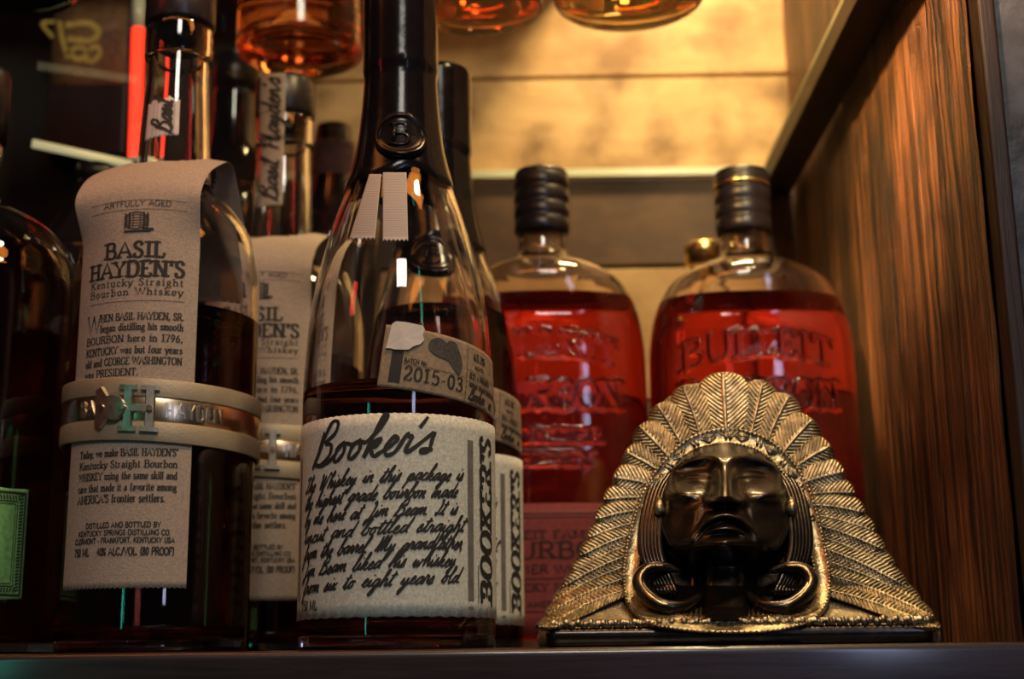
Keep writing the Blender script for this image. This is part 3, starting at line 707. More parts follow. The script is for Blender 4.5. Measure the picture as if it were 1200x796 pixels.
    st, W = script('Booker Noe', .0048, weight=.14, fit=.0180); s += place(st, .0395, .0025)
    st, W = roman('MASTER DISTILLER', .0010, fit=.0120, serif=False, weight=.24); s += place(st, .0405, .0006)
    ribbons('lettering', s, S2, M_INK, strip, .0007)
    # dark portrait silhouette and black tab
    blob = [(.0185, .0190), (.0195, .0225), (.023, .0240), (.0265, .0228), (.0275, .0238), (.0305, .0240), (.0325, .0215), (.0345, .0175), (.0350, .0140), (.0335, .0108), (.0305, .0128), (.0285, .0150), (.0250, .0158), (.0215, .0165)]
    bp = smooth_pts(blob, 3, True); Vp = [S2(.0265, .0188, .0007)] + [S2(p[0], p[1], .0007) for p in bp]
    mesh_obj('portrait_print', Vp, [(0, i + 1, (i + 1) % len(bp) + 1) for i in range(len(bp))], plain('portrait_ink', (.06, .055, .05), .8, noise=.4, nscale=900), strip, False)
    ribbons('black_tab', [line((.0065, .0030), (.0065, .0155), .0046)], S2, M_INK, strip, .0006)
    if front:
        torn = [(.0015, .0158), (.0025, .0262), (.0040, .0275), (.0090, .0277), (.0150, .0274), (.0160, .0262), (.0155, .0235), (.0163, .0215), (.0150, .0195), (.0125, .0182), (.0105, .0164), (.0080, .0160), (.0050, .0157), (.0030, .0160)]
        Vp = [S2(.008, .021, .0012)] + [S2(p[0], p[1], .0012) for p in torn] + [S2(p[0], p[1], .0002) for p in torn]; n_ = len(torn)
        mesh_obj('torn_patch', Vp, [(0, i + 1, (i + 1) % n_ + 1) for i in range(n_)] + [(i + 1, (i + 1) % n_ + 1, (i + 1) % n_ + 1 + n_, i + 1 + n_) for i in range(n_)], M_PAPER_T, strip, False)['label'] = 'torn off-white paper patch'
    return t
c0 = None; Rf0 = None
wax_bottle(466, .59, 'bottle sealed in black wax with handwritten white label and torn patch, front centre', True)
wax_bottle(515, .690, 'bottle sealed in black wax standing half hidden behind the front wax-topped one', False)

# ---- far left bottle with green label
cl = at(-68, 600, .64)
t = thing('whiskey_bottle', (cl.x, .64, 0), 'dark bottle with a green bordered label cut off by the left edge of the frame', 'bottle')
LP = [(.0530, 0), (.0550, .002), (.0558, .006), (.0558, .09), (.0558, .160), (.0545, .174), (.0510, .186), (.0430, .1975), (.0320, .2050), (.0210, .2100), (.0150, .216), (.0145, .228), (.0140, .250), (.0140, .262)]
g, inner = make_glass('glass_body', LP, cl.x, .64, M_GLASS, t)
make_liquid(inner, .184, cl.x, .64, M_LIQ, t)
lathe('cap', [(0, .245), (.0160, .245), (.0162, .278), (.0150, .281), (0, .281)], cl.x, .64, M_BLACK, t, 40)
S = cyl_surf(cl.x, .64, lambda z: .0558, 0, .0558)
zl0, zl1 = at(15, 700, .59).z, at(15, 567, .59).z
lab = sheet('side_label', S, -.012, .0590, zl0, zl1, M_PAPER_G, t, 50, 40, off=.0004, vb=zig(.0016, .0005), vt=zig(.0016, .0005))
s = []
for d, wd in ((.0018, .0010), (.0055, .0004), (.0066, .0003)):
    s += [line((-.012 + d, zl0 + d), (.0590 - d, zl0 + d), wd), line((-.012 + d, zl1 - d), (.0590 - d, zl1 - d), wd), line((.0590 - d, zl0 + d), (.0590 - d, zl1 - d), wd), line((-.012 + d, zl0 + d), (-.012 + d, zl1 - d), wd)]
ribbons('border_print', s, S, M_INK, lab, .0007)
s = []
for v in np.arange(zl0 + .0035, zl1 - .003, .0014): s.append(line((.0545, v), (.0563, v + .0006), .0007, 2))
for u in np.arange(-.008, .0545, .0014): s += [line((u, zl0 + .0030), (u + .0006, zl0 + .0048), .0007, 2), line((u, zl1 - .0030), (u + .0006, zl1 - .0048), .0007, 2)]
ribbons('bead_print', s, S, M_INK, lab, .0007)['kind'] = 'stuff'

# ---- flask bottles with raised glass lettering
def flask(cxpx, Y, half, label, gold):
    c = at(cxpx, 600, Y); cx, cyy = c.x, Y; H = .0565
    zz = lambda py: at(cxpx, py, Y).z
    zs = [0, .0015, .005, .03, .09, zz(440), zz(400), zz(372), zz(352), zz(335), zz(322), zz(314), zz(309), zz(304), zz(299), zz(285), zz(272)]
    rs = [.052, .0555, .0565, .0570, .0568, .0565, .0555, .0530, .0490, .0435, .0350, .0270, .0205, .0170, .0150, .0142, .0140]
    P = dense(list(zip(rs, zs)), 8)
    zsh0, zsh1 = zz(380), zz(306)
    def oval(z):
        f = min(1, max(0, (z - zsh0) / (zsh1 - zsh0))); return .58 + .42 * f, 2.6 - .6 * f
    # raised lettering height field on the front
    strokes = []
    mm = .001
    def row(tx, cap, zc, arc, wd, fit):
        st, W = roman(tx, cap, fit=fit, weight=wd, contrast=.8)
        for Q, ws in place(st, 0, 0, W=W, align='c'):
            strokes.append(([np.array((q[0], q[1] + zc - arc * q[0] ** 2)) for q in Q], ws))
    row('BULLEIT', .0150, zz(432), 4.2, .17, .082)
    row('BOURBON', .0155, zz(492), 0, .19, .084)
    row('FRONTIER', .0080, zz(530), 0, .18, .060)
    row('WHISKEY', .0075, zz(556), 0, .18, .050)
    segs = []
    for Q, ws in strokes:
        for i in range(len(Q) - 1): segs.append((*Q[i], *Q[i + 1], ws[i] / 2))
    segs = np.array(segs)
    def height(x, z):
        a = segs[:, 0:2]; b = segs[:, 2:4]; p = np.array((x, z)); ab = b - a
        tt = np.clip(((p - a) * ab).sum(1) / np.maximum((ab ** 2).sum(1), 1e-12), 0, 1)
        d = np.linalg.norm(p - (a + ab * tt[:, None]), axis=1) - segs[:, 4] * .55
        dm = d.min(); return float(np.clip(1 - dm / .0009, 0, 1))
    # vertical sampling, denser where letters are
    full = [(0, .0015), (.04, .0008)] + P
    Pz = [p[1] for p in P]; Pr = [p[0] for p in P]
    zl = zz(560); zh = zz(385)
    samp = sorted(set([z for z in Pz if not (zl - .002 < z < zh + .002)] + list(np.linspace(zl - .002, zh + .002, 130))))
    outer = [(float(np.interp(z, Pz, Pr)), z) for z in samp]
    seg_f, seg_b = 300, 60
    angs = list(np.linspace(-math.pi * .93, -math.pi * .07, seg_f)) + list(np.linspace(-math.pi * .07, math.pi * 1.07, seg_b + 2))[1:-1]
    n = len(angs)
    def ringpts(r, z, emboss):
        k, e = oval(z); o = []
        for a in angs:
            cc, ss = math.cos(a), math.sin(a)
            x = r * math.copysign(abs(cc) ** (2 / e), cc); y = r * k * math.copysign(abs(ss) ** (2 / e), ss)
            if emboss and ss < -.2 and zl - .001 < z < zh + .001:
                h = height(x, z); l = math.hypot(x, y); y -= h * .0019
            o.append((cx + x, cyy + y, z))
        return o
    # front sampling in equal x steps for the embossed rows
    inner = [(max(r - .0035, .001), z) for r, z in P if z > .007]
    inner = [(0, .007), (inner[0][0] * .6, .007), (inner[0][0] * .95, .008)] + inner
    rings = [(.03, .0008, 0)] + [(r, z, 1) for r, z in outer] + [(r, z, 0) for r, z in inner[1:][::-1]]
    V = []
    for r, z, e in rings: V += ringpts(r, z, e)
    Fc = grid_faces(n, len(rings), True)
    Fc.append(tuple(range(n - 1, -1, -1))); b = (len(rings) - 1) * n; Fc.append(tuple(b + i for i in range(n)))
    t = thing('bourbon_flask', (cx, cyy, 0), label, 'bottle')
    mesh_obj('glass_body', V, Fc, M_GLASS_B, t)
    lv = zz(358)
    make_liquid(inner, lv, cx, cyy, M_LIQ_RED, t, 96, oval)
    zc0, zc1 = zz(276), zz(203)
    cap = [(0, zc0), (.0150, zc0), (.0156, zc0 + .001)] 
    for k in range(4):
        za = zc0 + (zc1 - zc0) * (k + .15) / 4.3; zb2 = zc0 + (zc1 - zc0) * (k + .92) / 4.3
        cap += [(.0157, za), (.0159, za + .0005), (.0159, zb2), (.0153, zb2 + .0004)]
    cap += [(.0157, zc1 - .002), (.0148, zc1), (0, zc1 + .0004)]
    cp = lathe('cap', cap, cx, cyy, M_BLACK, t, 48)
    if gold: lathe('cap_ring', [(.0158, zz(222)), (.0162, zz(222) + .0002), (.0162, zz(218)), (.0158, zz(218) + .0002)], cx, cyy, M_GOLD, cp, 48)
    # label low on the front
    zt, z_b = zz(598), .009
    def FS(u, v, off=0.0):
        k, e = oval(v); x = u; r = float(np.interp(v, Pz, Pr)) + off + .0002
        q = min(1, abs(x) / r); y = r * k * (1 - q ** e) ** (1 / e)
        return (cx + x, cyy - y - .0004, v)
    lab = sheet('front_label', FS, -.0500, .0500, z_b, zt, M_PAPER_R, t, 60, 8)
    s = []
    for tx, py, cap_, fit, ser in (('BULLEIT FAMILY', 638, .0042, .064, True), ('BOURBON', 660, .0085, .074, True), ('FRONTIER WHISKEY', 677, .0042, .074, False), ('KENTUCKY STRAIGHT', 697, .0040, .070, True), ('STRAIGHT AMERICAN WHISKEY', 715, .003, .074, False)):
        st, W = roman(tx, cap_, fit=fit, weight=.22, serif=ser); s += place(st, 0, zz(py), W=W, align='c')
    for py in (610, 614, 683, 720): s.append(line((-.046, zz(py)), (.046, zz(py)), .0006, 30))
    ribbons('lettering', s, FS, M_INKR, lab, .0004)
    return t
flask(641, .772, 122, 'whiskey flask bottle with raised glass letters, beside the wax-topped bottles', False)
flask(889, .765, 124, 'whiskey flask bottle with a gold ring on its black cap, behind the brass bust', True)

# ---- small gold-capped bottle behind the flasks
c = at(830, 420, .87)
t = thing('small_bottle', (c.x, .87, 0), 'small amber bottle with a gold cap just visible between the two flask bottles', 'bottle')
zt = at(835, 286, .87).z
make_glass('glass_body', [(.026, 0), (.028, .004), (.028, .14), (.026, zt - .055), (.016, zt - .035), (.010, zt - .024), (.0095, zt - .012)], c.x, .87, M_GLASS, t, th=.002)
lathe('cap', [(0, zt - .014), (.0120, zt - .014), (.0124, zt - .002), (.011, zt), (0, zt)], c.x, .87, M_GOLD, t, 32)

# ---- dark bottles in the back left
def dark_bottle(px, Y, rows, label, extra=None, mat=M_DARKGL):
    c = at(px, 500, Y); P = [(r, z) for r, z in pxprof(px, Y, rows)][::-1]
    P = [(P[0][0] * .94, 0), (P[0][0], .004)] + P
    t = thing('dark_bottle', (c.x, Y, 0), label, 'bottle')
    lathe('glass_body', [(0, .0005)] + dense(P, 4) + [(0, P[-1][1] + .0008)], c.x, Y, mat, t, 48)
    return t, c.x
t, cx_ = dark_bottle(95, .800, [(215, 22), (235, 26), (270, 48), (300, 66), (340, 74), (700, 75)][::1], 'dark bottle standing behind the far left bottle under the pale bar')
lathe('cap', [(0, at(95, 214, .8).z), (.0115, at(95, 214, .8).z), (.0115, at(95, 196, .8).z), (0, at(95, 196, .8).z)], cx_, .8, M_BLACK, t, 32)
t, cx_ = dark_bottle(262, .84, [(105, 26), (150, 27), (190, 34), (230, 55), (270, 66), (700, 67)], 'dark bottle with a tall neck, between the two paper-bib bottles at the back')
lathe('cap', [(0, at(262, 108, .84).z), (.0145, at(262, 108, .84).z), (.0145, at(262, 70, .84).z), (0, at(262, 70, .84).z)], cx_, .84, M_BLACK, t, 32)
t, cx_ = dark_bottle(385, .86, [(150, 20), (165, 22), (200, 24), (260, 36), (300, 50), (700, 52)], 'slim dark bottle with a faded mauve neck label, left of the front wax-topped bottle')
zA, zB_ = at(385, 255, .86).z, at(385, 172, .86).z
nl = sheet('neck_label', cyl_surf(cx_, .86, lambda z: .0142, 0, .0142), -.018, .018, zA, zB_, plain('mauve_label', (.16, .09, .10), .7, noise=.3), t, 24, 4)
# ---- things standing on the glass shelf, seen from below
def on_glass(px, py, Rr, h, mat, label, name='tumbler', cat='glass', th=.002, bottom=.008, liq=.03, dark=False, seg=64):
    # (px, py) = lowest point of the base's outline in the picture: the back edge of the base
    d = at(px, py, 1.0) - CAM; k = (ZG + .006 - CAM.z) / d.z; Y = d.y * k - Rr; x = CAM.x + d.x * k
    z0 = ZG + .0062
    t = thing(name, (x, Y, z0), label, cat)
    if dark:
        lathe('glass_body', [(0, z0 + .002), (Rr * .7, z0 + .0015), (Rr * .92, z0), (Rr, z0 + .004), (Rr, z0 + h), (0, z0 + h)], x, Y, M_DARKGL, t, 48)
        return t, x, Y
    g, inner = make_glass('glass_body', [(Rr * .90, z0), (Rr * .97, z0 + .002), (Rr, z0 + .006), (Rr, z0 + h * .5), (Rr, z0 + h)], x, Y, M_GLASS, t, th=th, bottom=bottom, seg=seg)
    make_liquid(inner, z0 + liq, x, Y, mat, t, seg)
    return t, x, Y
on_glass(731, 41, .0400, .10, M_AMBER, 'round-based bottle of pale amber spirit on the glass shelf, above the right flask', 'amber_bottle', 'bottle', liq=.08)
on_glass(562, 46, .0350, .10, M_AMBER2, 'round-based bottle of reddish spirit on the glass shelf, above the left flask', 'amber_bottle', 'bottle', liq=.08)
on_glass(362, 96, .0360, .09, M_AMBER2, 'glass of orange spirit on the glass shelf above the script neck strip', 'tumbler', 'glass', bottom=.012, liq=.04)
on_glass(35, 24, .0390, .12, M_AMBER, 'black bottle base on the glass shelf at the top left corner', 'dark_bottle', 'bottle', dark=True)
ub = box('shade_board', -.62, .035, .80, YB - .0005, .48, .50, M_SHELF, None, .001)  # added unseen board, throws shade on the left of the wall
tag(ub, 'added dark board out of view over the top left, shading the wall below', 'shelf')
# ---- red neon tube and the brown-labelled box at the upper left
p0, p1 = at(158, 186, .87), at(162, 34, .87)
V_, F_ = tube_mesh([p0, p0 + (p1 - p0) * .5, p1], .0042, 16)
t = thing('neon_tube', p0, 'glowing red neon tube upright behind the left bottle neck', 'lamp')
mesh_obj('tube', V_, F_, M_NEON, t)
p2 = at(163, -6, .87)
V_, F_ = tube_mesh([p1, p2], .0046, 16); mesh_obj('glass_end', V_, F_, M_EDGE, t)
V_, F_ = tube_mesh([at(158, 192, .87), p0], .0050, 16); mesh_obj('lamp_foot', V_, F_, M_EDGE, t)
a_, b_ = at(62, 150, .90), at(152, 4, .90)
t = thing('carton', (0.5 * (a_.x + b_.x), .905, ZG + .006), 'dark carton with a brown panel and gold emblem on the glass shelf, upper left', 'box')
z0 = ZG + .0062
x0c, x1c = at(60, 60, .90).x, at(150, 60, .90).x
box('carton_body', x0c, x1c, .90, .94, z0, z0 + .12, M_BLACK, t, .001)
zA = at(100, 100, .90).z
FSF = lambda u, v, off=0.0: (u, .8995 - off, v)
lb = sheet('brown_panel', FSF, x0c + .001, x1c - .001, max(zA, z0 + .002), z0 + .118, M_BRLBL, t, 4, 4, off=.0002)
def px2f(px, py): p = at(px, py, .8995); return np.array((p.x, p.z))
trum = [px2f(*p) for p in ((28, 25), (45, 24), (75, 20), (77, 66), (66, 58), (50, 44), (34, 38))]
for q in trum: q[0] = max(q[0], x0c + .001)
emb = [(smooth_pts([px2f(*p) for p in pts], 4), [wd] * (4 * (len(pts) - 1) + 1)) for pts, wd in (
    (((78, 30), (105, 28), (116, 38), (106, 48), (80, 46)), .0040), (((80, 62), (92, 56), (104, 62), (92, 70), (80, 62)), .0032), (((104, 62), (112, 54), (118, 62), (110, 72), (100, 70)), .0032), (((70, 26), (74, 48), (80, 68)), .0030), (((64, 26), (50, 28), (62, 44)), .0026))]
ribbons('gold_emblem', emb, FSF, M_YEL, lb, .0008)

# ------------------------------------------------------------------ the brass bust
IX = at(850, 700, .60).x
bust = thing('brass_bust', (IX, .60, 0), 'cast brass bust with a dark face and a feathered headdress, right of the bottles', 'figurine')
PV = [(-5, .5545), (0, .5545), (22, .5555), (30, .562), (45, .574), (70, .585), (120, .594), (200, .606), (330, .624)]
def plane(v): return float(np.interp(v, [p[0] for p in PV], [p[1] for p in PV]))
def bp(px, py, fwd=0.0):
    """point of the bust: image position on its leaning front plane, moved fwd metres towards the front"""
    Y = plane(757 - py) - fwd; return at(px, py, Y)
OUT = [(628, 757), (626, 748), (636, 728), (655, 702), (668, 682), (680, 660), (692, 634), (702, 612), (712, 588), (724, 560), (738, 528), (753, 498), (770, 474), (792, 456), (818, 446), (848, 441), (880, 446), (908, 457), (934, 474), (955, 497), (972, 525), (987, 552),
       (1002, 580), (1016, 606), (1030, 630), (1045, 655), (1060, 680), (1076, 704), (1094, 722), (1104, 738), (1106, 750), (1104, 757)]
oo = smooth_pts(OUT, 4)
def body():
    V = []; cxp, cyp = 852, 655; rings = 14; n = len(oo)
    for j in range(rings):
        s = (j + 1) / rings * .985
        for p in oo:
            px = cxp + (p[0] - cxp) * s; py = min(757.0, cyp + (p[1] - cyp) * s)
            edge = max(0, (s - .8) / .2); e = -.004 * edge ** 3
            V.append(bp(px, py, e - .002))
    for p in oo: q = bp(cxp + (p[0] - cxp) * .97, cyp + (p[1] - cyp) * .97, 0); V.append((q.x, max(.63, q.y + .020), max(q.z, 0.0)))
    Fc = grid_faces(n, rings + 1)
    Fc += [(j * n, (j + 1) * n, (j + 1) * n + n - 1, j * n + n - 1) for j in range(rings)]
    V.append(bp(cxp, cyp, -.002)); c = len(V) - 1
    Fc += [(c, i + 1, i) for i in range(n - 1)] + [(c, 0, n - 1)]
    Fc.append(tuple(rings * n + i for i in range(n)))
    return V, Fc
V_, F_ = body()
mesh_obj('cast_body', V_, F_, M_BRASS_R, bust)
# feathers
PAIRS = [((738, 690), (632, 736)), ((738, 676), (640, 720)), ((739, 662), (649, 704)), ((741, 649), (660, 688)), ((743, 637), (670, 671)), ((746, 625), (680, 652)), ((749, 612), (689, 631)), ((753, 598), (698, 609)), ((758, 584), (708, 586)), ((765, 569), (719, 560)), ((774, 554), (733, 530)),
         ((786, 540), (749, 500)), ((801, 527), (770, 475)), ((821, 515), (800, 453)), ((851, 507), (847, 437)), ((880, 510), (894, 447)), ((899, 520), (925, 464)), ((916, 534), (952, 492)), ((930, 550), (973, 523)), ((940, 567), (989, 553)), ((946, 580), (1001, 578)),
         ((951, 592), (1013, 601)), ((955, 604), (1025, 623)), ((958, 616), (1036, 645)), ((960, 629), (1048, 667)), ((962, 642), (1062, 688)), ((963, 656), (1078, 706)), ((963, 672), (1093, 722)), ((963, 690), (1102, 737))]
def feather(b, tp, wd, lift, k):
    b = np.array(b, float); tp = np.array(tp, float); d = tp - b; L = math.hypot(*d); d /= L; nrm = np.array((-d[1], d[0]))
    tp = tp + d * 1.0; L += 1; nu, nv = (35 if wd > 40 else 23), int(L * 2.0) + 14; V = []
    b = b - d * 6; L += 6
    bend = .05 * L * (1 if tp[0] > 850 else -1) * (0 if abs(tp[0] - 850) < 50 else 1)
    for j in range(nv):
        t_ = j / (nv - 1)
        wv = wd * (.62 + .38 * min(1, t_ / .45)) * (max(0, 1 - max(0, (t_ - .70) / .30) ** 2.2)) ** .5 + .02
        for i in range(nu):
            s = (i / (nu - 1) - .5) * 2
            p = b + d * L * t_ + nrm * (s * wv / 2 + bend * math.sin(math.pi * t_) * -.6)
            # barbs: grooves slanting to the tip; central shaft
            ph = (t_ * L - abs(s) * wv * .42) / 5.0
            g = (.5 + .5 * math.cos(2 * math.pi * ph)) 
            dome = (1 - abs(s) ** 2.2) * .0017
            shaft = .0012 * math.exp(-(s / .11) ** 2)
            h = dome + shaft + .00115 * g * (0 if abs(s) < .13 else 1) * (1 - .3 * t_)
            if i in (0, nu - 1) : h = -.0022
            tipdrop = -.0012 * max(0, (t_ - .85) / .15) ** 2
            V.append(bp(p[0], p[1], h + lift + s * .0010 * (1 if k else -1) + .0012 * t_ + tipdrop))
    return V, grid_faces(nu, nv)
for i, (b, tp) in enumerate(PAIRS):
    nb = PAIRS[min(i + 1, len(PAIRS) - 1)][1]; pb_ = PAIRS[max(i - 1, 0)][1]
    wd = .5 * (math.dist(tp, nb) + math.dist(tp, pb_)) * 1.28
    if i in (0, len(PAIRS) - 1): wd = 24
    if i == 14: wd = 62
    if i in (13, 15): wd = 44
    V_, F_ = feather(b, tp, wd, .0022 + (.0008 if i % 2 else 0) + (.0016 if i == 14 else 0), tp[0] < 850)
    F_ = [f[::-1] for f in F_]
    mesh_obj('feather', V_, F_, M_BRASS, bust)
# headband loop
LOOP = [(852, 733), (800, 730), (765, 722), (744, 704), (739, 675), (742, 645), (750, 612), (762, 578), (782, 548), (812, 521), (850, 511), (888, 518), (917, 540), (938, 570), (950, 605), (958, 640), (964, 675), (961, 704), (942, 722), (905, 731)]
lp = smooth_pts(LOOP, 8, True)
ctr = np.array((852, 630))
V = []; nb = len(lp); prof = [(-12, -.002), (-11, .0035), (-9, .0046), (-7, .0036), (6, .0036), (8, .0046), (10, .0036), (11, -.002)]
for i, p in enumerate(lp):
    tq = lp[(i + 1) % nb] - lp[i - 1]; nn = np.array((tq[1], -tq[0])); nn /= np.linalg.norm(nn)
    if np.dot(nn, p - ctr) < 0: nn = -nn
    for o_, h in prof: 
        q = p + nn * o_; V.append(bp(q[0], q[1], h + .0022))
Fc = []
m_ = len(prof)
for i in range(nb):
    for k in range(m_ - 1): Fc.append((i * m_ + k, i * m_ + k + 1, ((i + 1) % nb) * m_ + k + 1, ((i + 1) % nb) * m_ + k))
hb = mesh_obj('headband', V, Fc, M_BRASS, bust)
# beads along both rims and the diamond pattern
Vb = []; Fb = []
def addblob(px, py, fwd, r):
    b = len(Vb); c = bp(px, py, fwd); 
    for j in range(4):
        th = math.pi * (j + .5) / 4
        for i in range(6): q = i * math.pi / 3; Vb.append((c[0] + r * math.sin(th) * math.cos(q), c[1] - r * math.cos(th), c[2] + r * math.sin(th) * math.sin(q)))
    for j in range(3):
        for i in range(6): Fb.append((b + j * 6 + i, b + j * 6 + (i + 1) % 6, b + (j + 1) * 6 + (i + 1) % 6, b + (j + 1) * 6 + i))
    Fb.append(tuple(b + i for i in range(6)))
acc = 0
for i, p in enumerate(lp):
    q0 = lp[i - 1]; sg = math.dist(p, q0); 
    for k in range(max(1, int(sg / 3.6))):
        f = k / max(1, int(sg / 3.6)); c = q0 + (p - q0) * f; tq = p - q0; nn = np.array((tq[1], -tq[0])); nn /= (np.linalg.norm(nn) or 1)
        if np.dot(nn, c - ctr) < 0: nn = -nn
        addblob(*(c - nn * 9), .0066, .00066); addblob(*(c + nn * 8), .0066, .0006)
tag(mesh_obj('bead_trim', Vb, Fb, M_BRASS, hb), kind='stuff')
Vb = []; Fb = []
def ridge(pts, r=.0007, fwd=.0061):
    v, f = tube_mesh([bp(*p, fwd) for p in pts], r, 6); b = len(Vb); Vb.extend(v); Fb.extend(tuple(i + b for i in q) for q in f)
for i0 in range(52, 116, 8):
    p = lp[i0]; tq = lp[i0 + 2] - lp[i0 - 2]; tq /= np.linalg.norm(tq); nn = np.array((tq[1], -tq[0]))
    for sc_ in (1, .5): ridge([p + tq * 8 * sc_, p + nn * 4 * sc_, p - tq * 8 * sc_, p - nn * 4 * sc_, p + tq * 8 * sc_])
    e = lp[(i0 + 4) % nb]; ridge([e + nn * 4, e - nn * 4]); e = lp[(i0 + 5) % nb]; ridge([e + nn * 4, e - nn * 4])
mesh_obj('band_pattern', Vb, Fb, M_BRASS, hb)
# face
def G(x, y, cx_, cy_, sx, sy): return math.exp(-((x - cx_) / sx) ** 2 - ((y - cy_) / sy) ** 2)
def facez(u, v):
    """height in mm above the plane; u from the nose line (px), v above the shelf (px)"""
    r2 = (u / 80) ** 2 + ((v - 150) / (98 if v > 150 else 78)) ** 2
    h = 27 * max(0, 1 - r2) ** .45 if r2 < 1 else 0
    tilt = np.interp(v, [70, 105, 118, 140, 175, 218, 240], [-8, 0, 5, 4, 0, -5, -8]); h += tilt * math.exp(-(u / 60) ** 2) * (1 if r2 < 1 else 0)
    au = abs(u)
    brow = 220 + 3 * math.exp(-((au - 24) / 14) ** 2) - .0065 * max(0, au - 22) ** 2 - 2 * math.exp(-(u / 11) ** 2)
    h += 2.8 * math.exp(-((v - brow) / 6.5) ** 2) * (1 - .3 * G(u, 0, 0, 0, 6, 9)) * (1 if au < 72 else .2)
    h -= 7.0 * G(au, v, 33, 200, 21, 13)
    h += 4.4 * G(au, v, 32, 197, 13, 7.5)
    h += 1.1 * math.exp(-((v - (201 - .012 * (au - 32) ** 2)) / 2.0) ** 2) * G(au, 0, 32, 0, 16, 9)
    h -= 1.0 * math.exp(-((v - (196 - .004 * (au - 32) ** 2)) / 1.6) ** 2) * G(au, 0, 32, 0, 14, 9)
    tn = np.interp(v, [160, 165, 169, 175, 186, 205, 218], [0, 3, 9, 13, 10.5, 5, 2]); wn = np.interp(v, [160, 172, 195, 216], [14, 13, 12, 13])
    h += tn * math.exp(-(au / wn) ** 2.5)
    h += 5.5 * G(au, v, 15, 170, 7.5, 6.0)
    h -= 3.0 * G(au, v, 8, 163, 4.5, 3.0)
    h += 5.0 * G(au, v, 53, 178, 19, 8)
    h -= 2.6 * G(au, v, 50, 146, 17, 18)
    fold = 21 + 14 * ((168 - v) / 45) ** .8 if v < 168 else 21
    fw = min(1, max(0, (168 - v) / 10)) * min(1, max(0, (v - 122) / 14))
    h += fw * (.7 * math.exp(-((au - fold - 9) / 8) ** 2) - .9 * math.exp(-((au - fold) / 5.0) ** 2))
    ul = 154 - .017 * u * u
    h += 4.8 * math.exp(-((v - ul) / 5.2) ** 2) * math.exp(-(au / 30) ** 4)
    ml = 145 - .018 * u * u
    h -= 4.0 * math.exp(-((v - ml) / 2.2) ** 2) * math.exp(-(au / 31) ** 4)
    ll = 138 - .012 * u * u
    h += 4.4 * math.exp(-((v - ll) / 4.2) ** 2) * math.exp(-(au / 23) ** 4)
    h -= 2.6 * G(u, v, 0, 130, 20, 3.5)
    h += 6.0 * G(u, v, 0, 121, 24, 9)
    h += 1.6 * G(au, v, 45, 124, 16, 12)
    if v < 112: h = h * max(0, (v - 66) / 46) ** .8
    h = max(h, 10.5 * math.exp(-(u / 30) ** 4) * (1 if v < 100 else 0))
    return h
V = []; nu, nv = 190, 210
for j in range(nv):
    v = 30 + (238 - 30) * j / (nv - 1)
    for i in range(nu):
        u = -84 + 168 * i / (nu - 1)
        V.append(bp(850 + u, 757 - v, facez(u, v) * .001))
mesh_obj('face', V, [f[::-1] for f in grid_faces(nu, nv, flip=True)], M_BRONZE, bust)
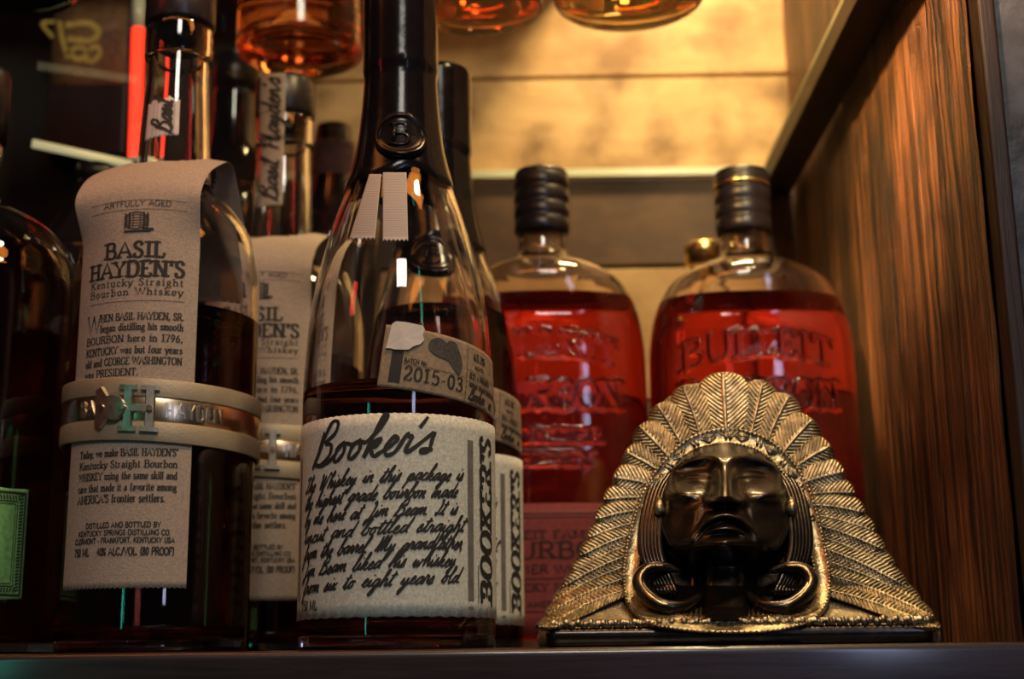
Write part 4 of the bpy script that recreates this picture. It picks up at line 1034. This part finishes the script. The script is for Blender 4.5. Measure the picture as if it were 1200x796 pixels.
# hair at both sides: parallel strands, an ear lobe drop and the curled braid end
for sgn in (-1, 1):
    Vh = []; Fh = []
    for k in range(6):
        o_ = 70 + k * 4.0
        pts = [(850 + sgn * (o_ - 20 + 4), 757 - 205), (850 + sgn * (o_ - 6 + 3), 757 - 185), (850 + sgn * (o_ + 4), 757 - 160), (850 + sgn * (o_ + 8), 757 - 130), (850 + sgn * (o_ + 6), 757 - 105), (850 + sgn * (o_ - 4), 757 - 80), (850 + sgn * (o_ - 12), 757 - 62)]
        pts = smooth_pts(pts, 5)
        v, f = tube_mesh([bp(p[0], p[1], .006 + .0035 * math.sin(i / len(pts) * math.pi) - .0006 * k) for i, p in enumerate(pts)], [.0012 + .0007 * math.sin(i / len(pts) * math.pi) for i in range(len(pts))], 8)
        b = len(Vh); Vh += list(v); Fh += [tuple(i + b for i in q) for q in f]
    mesh_obj('hair_braid', Vh, Fh, M_BRONZE, bust)
    cxp = 850 + sgn * 66; base = [(-sgn * 40, 10), (-sgn * 18, 24), (sgn * 8, 24), (sgn * 28, 10), (sgn * 34, -6), (sgn * 24, -19), (sgn * 4, -21), (-sgn * 14, -16)]
    pts = smooth_pts([(cxp + a, 686 + b) for a, b in base], 6)
    V_, F_ = tube_mesh([bp(p[0], p[1], .0100 + .003 * math.sin(i / len(pts) * math.pi)) for i, p in enumerate(pts)], [.0010 + .0022 * math.sin(math.pi * (i + 2) / (len(pts) + 3)) for i in range(len(pts))], 14)
    mesh_obj('curled_lock', V_, F_, M_BRONZE, bust)
    pts = smooth_pts([(cxp + a * 1.0, 684 + b * 1.0) for a, b in base[1:7]], 6)
    V_, F_ = tube_mesh([bp(p[0], p[1], .0135 + .003 * math.sin(i / len(pts) * math.pi)) for i, p in enumerate(pts)], [.0004 + .0008 * math.sin(math.pi * i / (len(pts) - 1)) for i in range(len(pts))], 10)
    mesh_obj('lock_edge_highlight', V_, F_, M_BRASS, bust)['label'] = 'bright brass rim set on the curled lock as its edge highlight'  # brass tube stands in for a highlight on the lock's edge
    V_, F_ = tube_mesh([bp(850 + sgn * 77, 585, .011), bp(850 + sgn * 78, 592, .0125), bp(850 + sgn * 77, 600, .012), bp(850 + sgn * 74, 604, .011)], [.0012, .0022, .0026, .0012], 12)
    mesh_obj('ear_drop', V_, F_, M_BRASS, bust)
# collar hem: short upright ribs under the neck
Vb = []; Fb = []
for k in range(30):
    f = k / 29; x = 772 + 160 * f; y = 712 + 12 * math.sin(math.pi * f); ridge([(x, y - 9), (x + (x - 850) * .03, y + 7)], .0007, .0035)
tag(mesh_obj('collar_ribs', Vb, Fb, M_BRASS, bust), kind='stuff')
# glossy dark foot rim under a bright lip
V = []; n = 100
rimp = [(-.0002, .0004), (.0010, .0022), (.0050, .0030), (.0070, .0022), (.0074, .0002)]
def rimpt(f):
    x = 632 + (1104 - 632) * f; q = abs(f - .5) * 2; return at(x, 745, .5560).x, .5560 + .022 * max(0, (q - .93) / .07) ** 2.2
for z, h in rimp:
    for i in range(n):
        x, y = rimpt(i / (n - 1)); V.append((x, y - h, max(z, 0.0001)))
mesh_obj('foot_rim', V, grid_faces(n, len(rimp)), M_BRONZE, bust)
P = []; rr = []
for i in range(240):
    x, y = rimpt(i / 239); P.append((x, y - .0014, .0088 + .0004 * math.sin(i * .9))); rr.append(.0015 + .0003 * math.sin(i * 1.7))
V_, F_ = tube_mesh(P, rr, 10)
mesh_obj('foot_lip', V_, F_, M_BRASS, bust)
